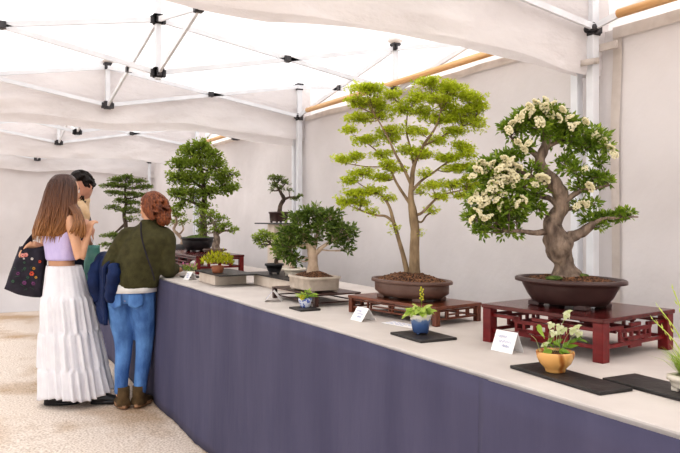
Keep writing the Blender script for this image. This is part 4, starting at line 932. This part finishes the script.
# shoulder bag (hangs from the arm, a thing of its own)
s = thing('tote_bag', 'black shoulder bag embroidered with bright flowers, hanging behind the lilac top', 'bag', (-5.58, .722, .004), VIEW)
def bagf(side):
    def q(u, v):
        TL, TR, BL_, BR = Vector((-.365,.02,1.165)), Vector((-.175,.06,1.175)), Vector((-.465,-.01,.85)), Vector((-.205,.04,.78))
        p = TL.lerp(TR, u).lerp(BL_.lerp(BR, u), v)
        e = min(1, (1-abs(u*2-1))*3.2)**.6*min(1, (1-v)*3.5)**.6
        d = side*(.012+.045*e*(.3+.7*math.sin(PI*min(1, v*.9+.1)))) + .008*noise.noise(Vector((u*4, v*4, side)))
        p.z += -.02*math.sin(PI*u)*(1-v) - .018*math.sin(PI*u)*v
        return (p.x, p.y+d-.03, p.z)
    return q
mb = MB(); mb.grid(bagf(-1), 16, 16); mb.grid(bagf(1), 16, 16); bag = mb.build('bag_body', M['bagblk'], s, solid=.003)
for dy in (-.045, -.0):
    mb = MB(); mb.tube(cr([(-.335,dy,1.14),(-.300,dy+.03,1.21),(-.255,.06,1.30),(-.205,.095,1.405),(-.16,.12,1.40),(-.19,.13,1.25),(-.22,dy+.09,1.15)], 5), .013, 6, .35); mb.build('handle', M['bagblk'], s)
fc = {'pink': ((.60,.20,.18),(.8,.4,.35)), 'red': ((.42,.04,.03),(.60,.12,.05)), 'violet': ((.10,.03,.09),(.20,.06,.17)), 'leafg': ((.03,.07,.045),(.06,.13,.08)), 'gold': ((.35,.18,.03),(.5,.28,.06)), 'wht': ((.6,.55,.52),(.75,.7,.68))}
fm = {k: mat('thread_'+k, v[0], .8, v[1], 50) for k, v in fc.items()}
bf = bagf(-1)
for (u, v, rr, kk) in [(.28,.16,.022,'pink'),(.38,.14,.022,'pink'),(.62,.22,.014,'wht'),(.70,.52,.024,'red'),(.74,.42,.016,'gold'),(.52,.72,.022,'violet'),(.78,.72,.020,'violet'),(.88,.30,.016,'red'),(.30,.55,.018,'violet'),(.46,.42,.014,'leafg'),(.60,.60,.014,'leafg'),(.40,.30,.012,'leafg'),(.84,.60,.014,'gold'),(.2,.75,.016,'leafg'),(.35,.22,.010,'wht')]:
    p = Vector(bf(u, v)); mb = MB()
    for j in range(6): a = j*1.05; mb.ball((p.x+rr*.5*math.cos(a), p.y-.005, p.z+rr*.45*math.sin(a)), rr*.34, .003, rr*.34, 6)
    mb.build('embroidered_flower', fm[kk], bag)
for k in range(9):
    u = random.uniform(.15,.9); v = random.uniform(.3,.85); pts = [Vector(bf(min(.97, max(.03, u+.06*math.sin(j*1.2+k))), v+.03*j*.6-.03))-Vector((0,.005,0)) for j in range(4)]
    mb = MB(); mb.tube(pts, .0018, 4); mb.build('embroidered_stem', fm['leafg'], bag)

# --- man behind her
g = thing('person', 'dark-haired bearded person in navy top and tan scarf, looking down behind the long-haired one', 'person', (-6.02, .85, .004), VIEW)
yaw = R(-105); f, r = V2(yaw)
b = MB(); hc = Vector((.040,-.02,1.622)); T = head_into(b, hc, R(-152), 1.0, R(-20))
b.rings([(-.03,0,.86,.16,.12),(-.03,0,.96,.165,.12),(-.03,0,1.06,.150,.11),(-.03,0,1.20,.165,.115),(-.03,0,1.34,.180,.115),(-.03,0,1.43,.185,.09),(-.03,0,1.475,.11,.07),(-.02,0,1.50,.06,.06)], 28, True, -yaw)
limb(b, [(-.02,0,1.45),(-.008,-.0,1.52),(.01,-.0,1.57)], [.064,.058,.058])
arms = []
for q in (1, -1):
    s0 = Vector((-.03,0,1.41))+r*.175*q
    if q < 0: e0 = Vector((.115,-.18,1.10)); h0 = Vector((.185,-.25,1.225)); aim = (.0,-.3,.9)
    else: e0 = Vector((-.02,.20,1.12)); h0 = Vector((-.15,.12,1.25)); aim = (-.6,-.2,.6)
    arms.append((s0, e0, h0)); limb(b, [s0-r*.05*q, s0, s0.lerp(e0,.5), e0, e0.lerp(h0,.5), h0], [.056,.054,.048,.040,.036,.027]); hand_into(b, h0, aim, (-.8,.2,.1), 1.02, 1.0, q)
for q in (1, -1):
    h0 = Vector((-.03,0,.92))+r*.09*q; limb(b, [h0, (h0.x,h0.y,.72), (h0.x-.005,h0.y,.50), (h0.x,h0.y,.30), (h0.x,h0.y,.07)], [.095,.082,.058,.055,.038])
b.build('body', M['skinm'], g, remesh=.006); face_bits(g, T, 1.0, M['haird'])
mb = MB(); mb.rings([(-.03,0,.93,.180,.138),(-.03,0,1.06,.168,.130),(-.03,0,1.20,.180,.130),(-.03,0,1.34,.195,.130),(-.03,0,1.43,.195,.104),(-.03,0,1.485,.12,.08),(-.022,0,1.50,.075,.072)], 28, True, -yaw)
for (s0, e0, h0) in arms: limb(mb, [s0.lerp(Vector((-.03,0,1.41)),.3), s0, s0.lerp(e0,.5), e0, e0.lerp(h0,.45)], [.068,.068,.062,.054,.048])
mb.build('top', M['navyd'], g, remesh=.010)
mb = MB()
for q in (1, -1):
    h0 = Vector((-.03,0,.94))+r*.088*q; limb(mb, [(h0.x,h0.y,.98), (h0.x,h0.y,.74), (h0.x-.005,h0.y,.50), (h0.x,h0.y,.28), (h0.x,h0.y,.06)], [.108,.098,.078,.072,.066])
mb.build('trousers', M['navyd'], g, remesh=.010)
for q in (1, -1): p = Vector((-.03,0,0))+r*.09*q; shoe('shoe', M['leather'], M['sole'], g, p.x, p.y, yaw, .27, .095, .09)
mb = MB(); mb.rings([(-.018,0,1.42,.105,.09),(-.015,0,1.45,.105,.09),(-.008,0,1.49,.092,.082),(0,0,1.52,.085,.082),(.004,0,1.54,.074,.076)], 28, False, -yaw, lambda i, a: 1+.04*math.sin(a*5+i))
mb.tube(cr([(.03,-.10,1.49),(.075,-.11,1.42),(.085,-.12,1.33)], 5), [.05,.05,.05,.05,.05,.05,.05,.045,.04,.035,.03][:11], 10, .5); mb.build('scarf', M['tan'], g, solid=.01)
# short thick hair and beard
mb = MB(); f2, r2 = V2(R(-152))
for k in range(300):
    th = random.uniform(0, 2*PI); ph = math.acos(random.uniform(-.15, 1)); d = Vector((math.sin(ph)*math.cos(th), math.sin(ph)*math.sin(th), math.cos(ph)))
    if d.y > .28 and d.z < .66: continue
    if d.y > .02 and d.z < .12: continue
    p = Vector((d.x*.080, d.y*.100, d.z*.122)); 
    q0 = T(p*.92); q1 = T(p*1.10 + Vector((random.uniform(-.012,.012), .008, .010))); q2 = T(p*1.13 + Vector((random.uniform(-.02,.02), .012, .010)))
    mb.tube([q0, q1, q2], [.015,.016,.007], 5)
mb.build('hair', M['haird'], g, remesh=.007)
mb = MB()
for k in range(110):
    x = random.uniform(-.055,.055); z = random.uniform(-.115,-.045) if abs(x) > .028 else random.choice((random.uniform(-.118,-.08), random.uniform(-.050,-.044)))
    y = .095*math.sqrt(max(.05, 1-(x/.085)**2)) - .006; q0 = T((x, y-.01, z)); q1 = T((x*1.05, y+.003, z-.006)); mb.tube([q0, q1], [.005,.003], 4)
mb.build('beard', M['haird'], g)
# teal bag hanging from his hand
s = thing('carrier_bag', 'small teal plastic bag on white handles hanging between the standing people', 'bag', (-6.02, .85, .004), VIEW)
mb = MB()
def cb(sd):
    def q(u, v):
        w_ = .055+.012*v; e = (1-abs(u*2-1)**2)*(1-.7*v*v); return (.205+(u-.5)*2*w_+.01*noise.noise(Vector((u*3, v*3, sd))), -.27+sd*(.006+.03*e), 1.165-.30*v)
    return q
mb.grid(cb(-1), 10, 12); mb.grid(cb(1), 10, 12); bb = mb.build('bag_body', M['teal'], s, solid=.002)
for dy in (-.285, -.255):
    mb = MB(); mb.tube(cr([(.168,dy,1.16),(.178,dy,1.20),(.190,-.27,1.25),(.206,dy,1.20),(.235,dy,1.16)], 5), .005, 5, .6); mb.build('handle', M['white'], s)

# --- woman in olive pullover and jeans
g = thing('person', 'person with auburn low bun in olive pullover and blue jeans, leaning on the table', 'person', (-5.235, 1.075, .004), VIEW)
yaw = R(5); f, r = V2(yaw)
b = MB(); hc = Vector((.165,.05,1.452)); T = head_into(b, hc, R(-62), .95, R(-8))
b.rings([(.02,0,.78,.16,.115),(.025,0,.87,.17,.12),(.05,0,.96,.145,.11),(.085,0,1.06,.135,.10),(.115,.01,1.15,.150,.105),(.14,.02,1.25,.160,.095),(.15,.03,1.295,.12,.07),(.155,.035,1.32,.06,.055)], 28, True, -yaw)
limb(b, [(.15,.03,1.29),(.158,.04,1.345),(.165,.05,1.39)], [.06,.052,.055])
sl = Vector((-.005,.02,1.235)); el = Vector((-.135,.01,1.02)); hl = Vector((-.225,.20,1.045))
sr = Vector((.275,.03,1.235)); er = Vector((.290,.02,1.0)); hr = Vector((.285,.27,.985))
for (a_, e_, h_, aim, q) in ((sl, el, hl, (-.5,.7,.0), -1), (sr, er, hr, (0,1,-.05), 1)):
    limb(b, [a_.lerp(Vector((.14,.02,1.24)),.3), a_, a_.lerp(e_,.5), e_, e_.lerp(h_,.5), h_], [.050,.050,.045,.038,.034,.025]); hand_into(b, h_, aim, (0,0,-1), .95, .5, q)
LG = [((-.060,0,.86),(-.052,.0,.66),(-.036,.03,.46),(-.040,.0,.26),(-.040,-.02,.08)), ((.105,0,.86),(.112,.02,.66),(.112,.05,.46),(.098,.03,.26),(.085,.01,.08))]
for q in LG: limb(b, q, [.088,.076,.054,.050,.036])
b.build('body', M['skin'], g, remesh=.006); face_bits(g, T, .95, M['hairr'])
mb = MB(); mb.rings([(.02,0,.76,.150,.11),(.02,0,.84,.178,.135),(.022,0,.90,.176,.13),(.035,0,.96,.150,.115)], 28, True, -yaw)
for q in LG: limb(mb, [q[0], q[1], q[2], q[3], (q[4][0], q[4][1], .10)], [.098,.087,.067,.053,.046])
mb.v = [(x+.004*noise.noise(Vector((x*20, y*20, z*45))), y+.006*noise.noise(Vector((x*22, y*18+3, z*40))), z) for x, y, z in mb.v]
j = mb.build('jeans', M['denim'], g, remesh=.008)
for q in (-1, 1):
    mb = MB(); 
    def pk_(u, v, q=q): x = .022+q*.075+(u-.5)*.10; z = .835-(v)*.11*(1-.25*abs(u-.5)*2); dx = (x-.02)/.185; return (x, -.137*math.sqrt(max(.1, 1-dx*dx*.9))+.002, z)
    mb.grid(pk_, 6, 6); mb.build('back_pocket', M['denim'], j, solid=.003)
mb = MB(); mb.rings([(.022,0,.838,.188,.144),(.024,0,.87,.186,.142),(.035,0,.93,.170,.13)], 40, False, -yaw, lambda i, a: 1+.02*math.sin(a*7)); mb.build('shirt_hem', M['shirtw'], g, solid=.004)
mb = MB(); mb.rings([(.042,0,.868,.178,.138),(.045,0,.885,.182,.142),(.060,0,.96,.176,.138),(.085,0,1.06,.165,.130),(.115,.01,1.15,.172,.130),(.140,.02,1.24,.178,.118),(.148,.03,1.295,.135,.09),(.152,.035,1.33,.080,.072),(.156,.038,1.365,.064,.064)], 36, True, -yaw)
for (a_, e_, h_) in ((sl, el, hl), (sr, er, hr)): limb(mb, [a_.lerp(Vector((.14,.02,1.24)),.45), a_, a_.lerp(e_,.5)+Vector((-.005,0,0)), e_, e_.lerp(h_,.5), e_.lerp(h_,.9)], [.072,.072,.070,.062,.054,.046])
mb.v = [(x+.008*noise.noise(Vector((x*14, y*14, z*22))), y+.018*noise.noise(Vector((x*9+z*6, y*12+3, z*16))), z) for x, y, z in mb.v]
mb.build('pullover', M['sweater'], g, remesh=.009)
mb = MB(); mb.tube(cr([(.115,-.055,1.345),(.135,-.115,1.25),(.175,-.137,1.12),(.215,-.128,1.0),(.225,-.10,.93)], 5), .007, 6, .5); mb.build('bag_strap', M['bagblk'], g)
shoe('ankle_boot', M['boot'], M['sole'], g, -.042, .02, R(-24), .26, .105, .095, .15)
shoe('ankle_boot', M['boot'], M['sole'], g, .088, .06, R(8), .26, .10, .095, .15)
mb = MB()   # hair: swept back into a low bun
for k in range(330):
    th = random.uniform(0, 2*PI); ph = math.acos(random.uniform(-.62, 1)); d = Vector((math.sin(ph)*math.cos(th), math.sin(ph)*math.sin(th), math.cos(ph)))
    if d.y > .38 and d.z < .55: continue
    if d.y > .05 and d.z < -.25: continue
    p = Vector((d.x*.084, d.y*.104, d.z*.124)); back = Vector((0,-.65,-.45)); pts = [T(p*.98), T(p*1.09 + back*.03), T(p*1.10 + back*.085)]
    mb.tube(pts, [.009,.010,.004], 5)
for a_ in range(1): mb.ball(T((0,-.022,.016)), .083, .088, .108, 20, 0)
hh = mb.build('hair', M['hairr'], g, remesh=.005)
mb = MB(); bc = Vector(T((0,-.108,-.096)))
for k in range(60):
    a = random.uniform(0, 2*PI); tl = random.uniform(0, PI); pts = []
    for j2 in range(7):
        t_ = a+j2*.38; v_ = Vector((math.cos(t_)*math.cos(tl), math.sin(t_)*.9, math.cos(t_)*math.sin(tl))); pts.append(bc+Vector((v_.x*.050, v_.y*.046, v_.z*.054)))
    mb.tube(pts, [.006,.009,.010,.010,.010,.009,.006], 5)
mb.ball(bc, .050, .046, .054, 12); mb.build('bun', M['hairr'], hh, remesh=.005)
mb = MB()
for q in (-1, 1):
    ring = [T((q*.034+.024*math.cos(a), .100, .004+.020*math.sin(a))) for a in [i*PI/6 for i in range(13)]]; mb.tube(ring, .0018, 4); mb.tube([T((q*.058,.098,.008)), T((q*.078,.02,.012))], .0018, 4)
mb.build('glasses', M['lens'], g)
# jacket over her forearm
s = thing('jacket', 'navy quilted jacket draped over the forearm of the olive pullover', 'jacket', (-5.235, 1.075, .004), VIEW)
def jf(u, v):
    # saddle over the forearm from hand (u=0) to elbow (u=1); v: front hem .. over the arm .. back hem
    a0 = hl + Vector((-.03,.06,0)); a1 = el + Vector((.055,-.06,-.02)); c_ = a0.lerp(a1, u); side = (a1-a0).cross(Vector((0,0,1))).normalized()
    w = (v-.5)*2; ln = .24+.06*u if w > 0 else .20
    drop = max(0, abs(w)-.22)/.78; ln *= 1.32; off = side*(-1 if w < 0 else 1)*(.062*min(1, abs(w)/.22)**.8 + .012*drop)
    z = c_.z + .062 - .055*(min(1, abs(w)/.22))**2 - drop*ln
    q = .006*abs(math.sin((c_.z-z)*55))+.014*noise.noise(Vector((u*5, v*6, 0)))+.012*math.sin(u*9+w*2)*drop
    return tuple(Vector((c_.x + (u-.5)*.02*drop, c_.y, z + .025*math.sin(u*6)*drop)) + off*(1+q*8))
mb = MB(); mb.grid(jf, 26, 44); mb.build('shell', M['navy'], s, solid=.028)
mb = MB(); limb(mb, [el+Vector((.07,-.10,.02)), el+Vector((.075,-.13,-.06)), el+Vector((.055,-.12,-.17)), el+Vector((.045,-.10,-.235))], [.040,.050,.048,.043]); mb.v = [(x+.006*math.sin(z*90), y, z) for x, y, z in mb.v]; mb.build('sleeve', M['navy'], s)
mb = MB(); limb(mb, [hl+Vector((.0,-.06,.03)), hl+Vector((-.035,-.11,-.06)), hl+Vector((-.035,-.13,-.17)), hl+Vector((.0,-.13,-.27))], [.042,.052,.052,.046]); mb.v = [(x+.006*math.sin(z*90), y, z) for x, y, z in mb.v]; mb.build('sleeve', M['navy'], s)
mb = MB(); mb.ball(tuple(hl+Vector((.055,-.175,-.265))), .012, .006, .014, 8); mb.build('button', M['white'], s)

# ------------------------------------------------------------------ light
w = bpy.data.worlds.new('World'); bpy.context.scene.world = w; w.use_nodes = True
wt = w.node_tree; bg = wt.nodes['Background']
tc = wt.nodes.new('ShaderNodeTexCoord'); sp = wt.nodes.new('ShaderNodeSeparateXYZ'); wt.links.new(tc.outputs['Generated'], sp.inputs[0])
rp = wt.nodes.new('ShaderNodeValToRGB'); e = rp.color_ramp.elements; e[0].position = .45; e[0].color = (.62,.56,.50,1); e[1].position = .75; e[1].color = (.98,.99,1,1); x = e.new(.52); x.color = (1,.985,.975,1)
mr = wt.nodes.new('ShaderNodeMapRange'); mr.inputs[1].default_value = -1; mr.inputs[2].default_value = 1; wt.links.new(sp.outputs['Z'], mr.inputs[0])
wt.links.new(mr.outputs[0], rp.inputs['Fac']); wt.links.new(rp.outputs[0], bg.inputs['Color']); bg.inputs['Strength'].default_value = 1.45
sd = bpy.data.lights.new('sun', 'SUN'); sd.energy = 4.8; sd.angle = R(3); sd.color = (1,.985,.96)
so = bpy.data.objects.new('sun', sd); C.objects.link(so); so.rotation_euler = (R(-32), R(18), 0)
# ------------------------------------------------------------------ camera
cd = bpy.data.cameras.new('camera'); cd.sensor_width = 36; cd.lens = 36*700/680; cd.shift_y = -8.5/680; cd.clip_start = .05
co = bpy.data.objects.new('camera', cd); C.objects.link(co); co.location = (0, 0, 1.38)
co.rotation_euler = (R(90), 0, VIEW)
bpy.context.scene.camera = co
vs_ = bpy.context.scene.view_settings; vs_.view_transform = 'Standard'; vs_.exposure = .0
try: vs_.look = 'Medium High Contrast'
except Exception as ex_: print('LOOK', ex_)
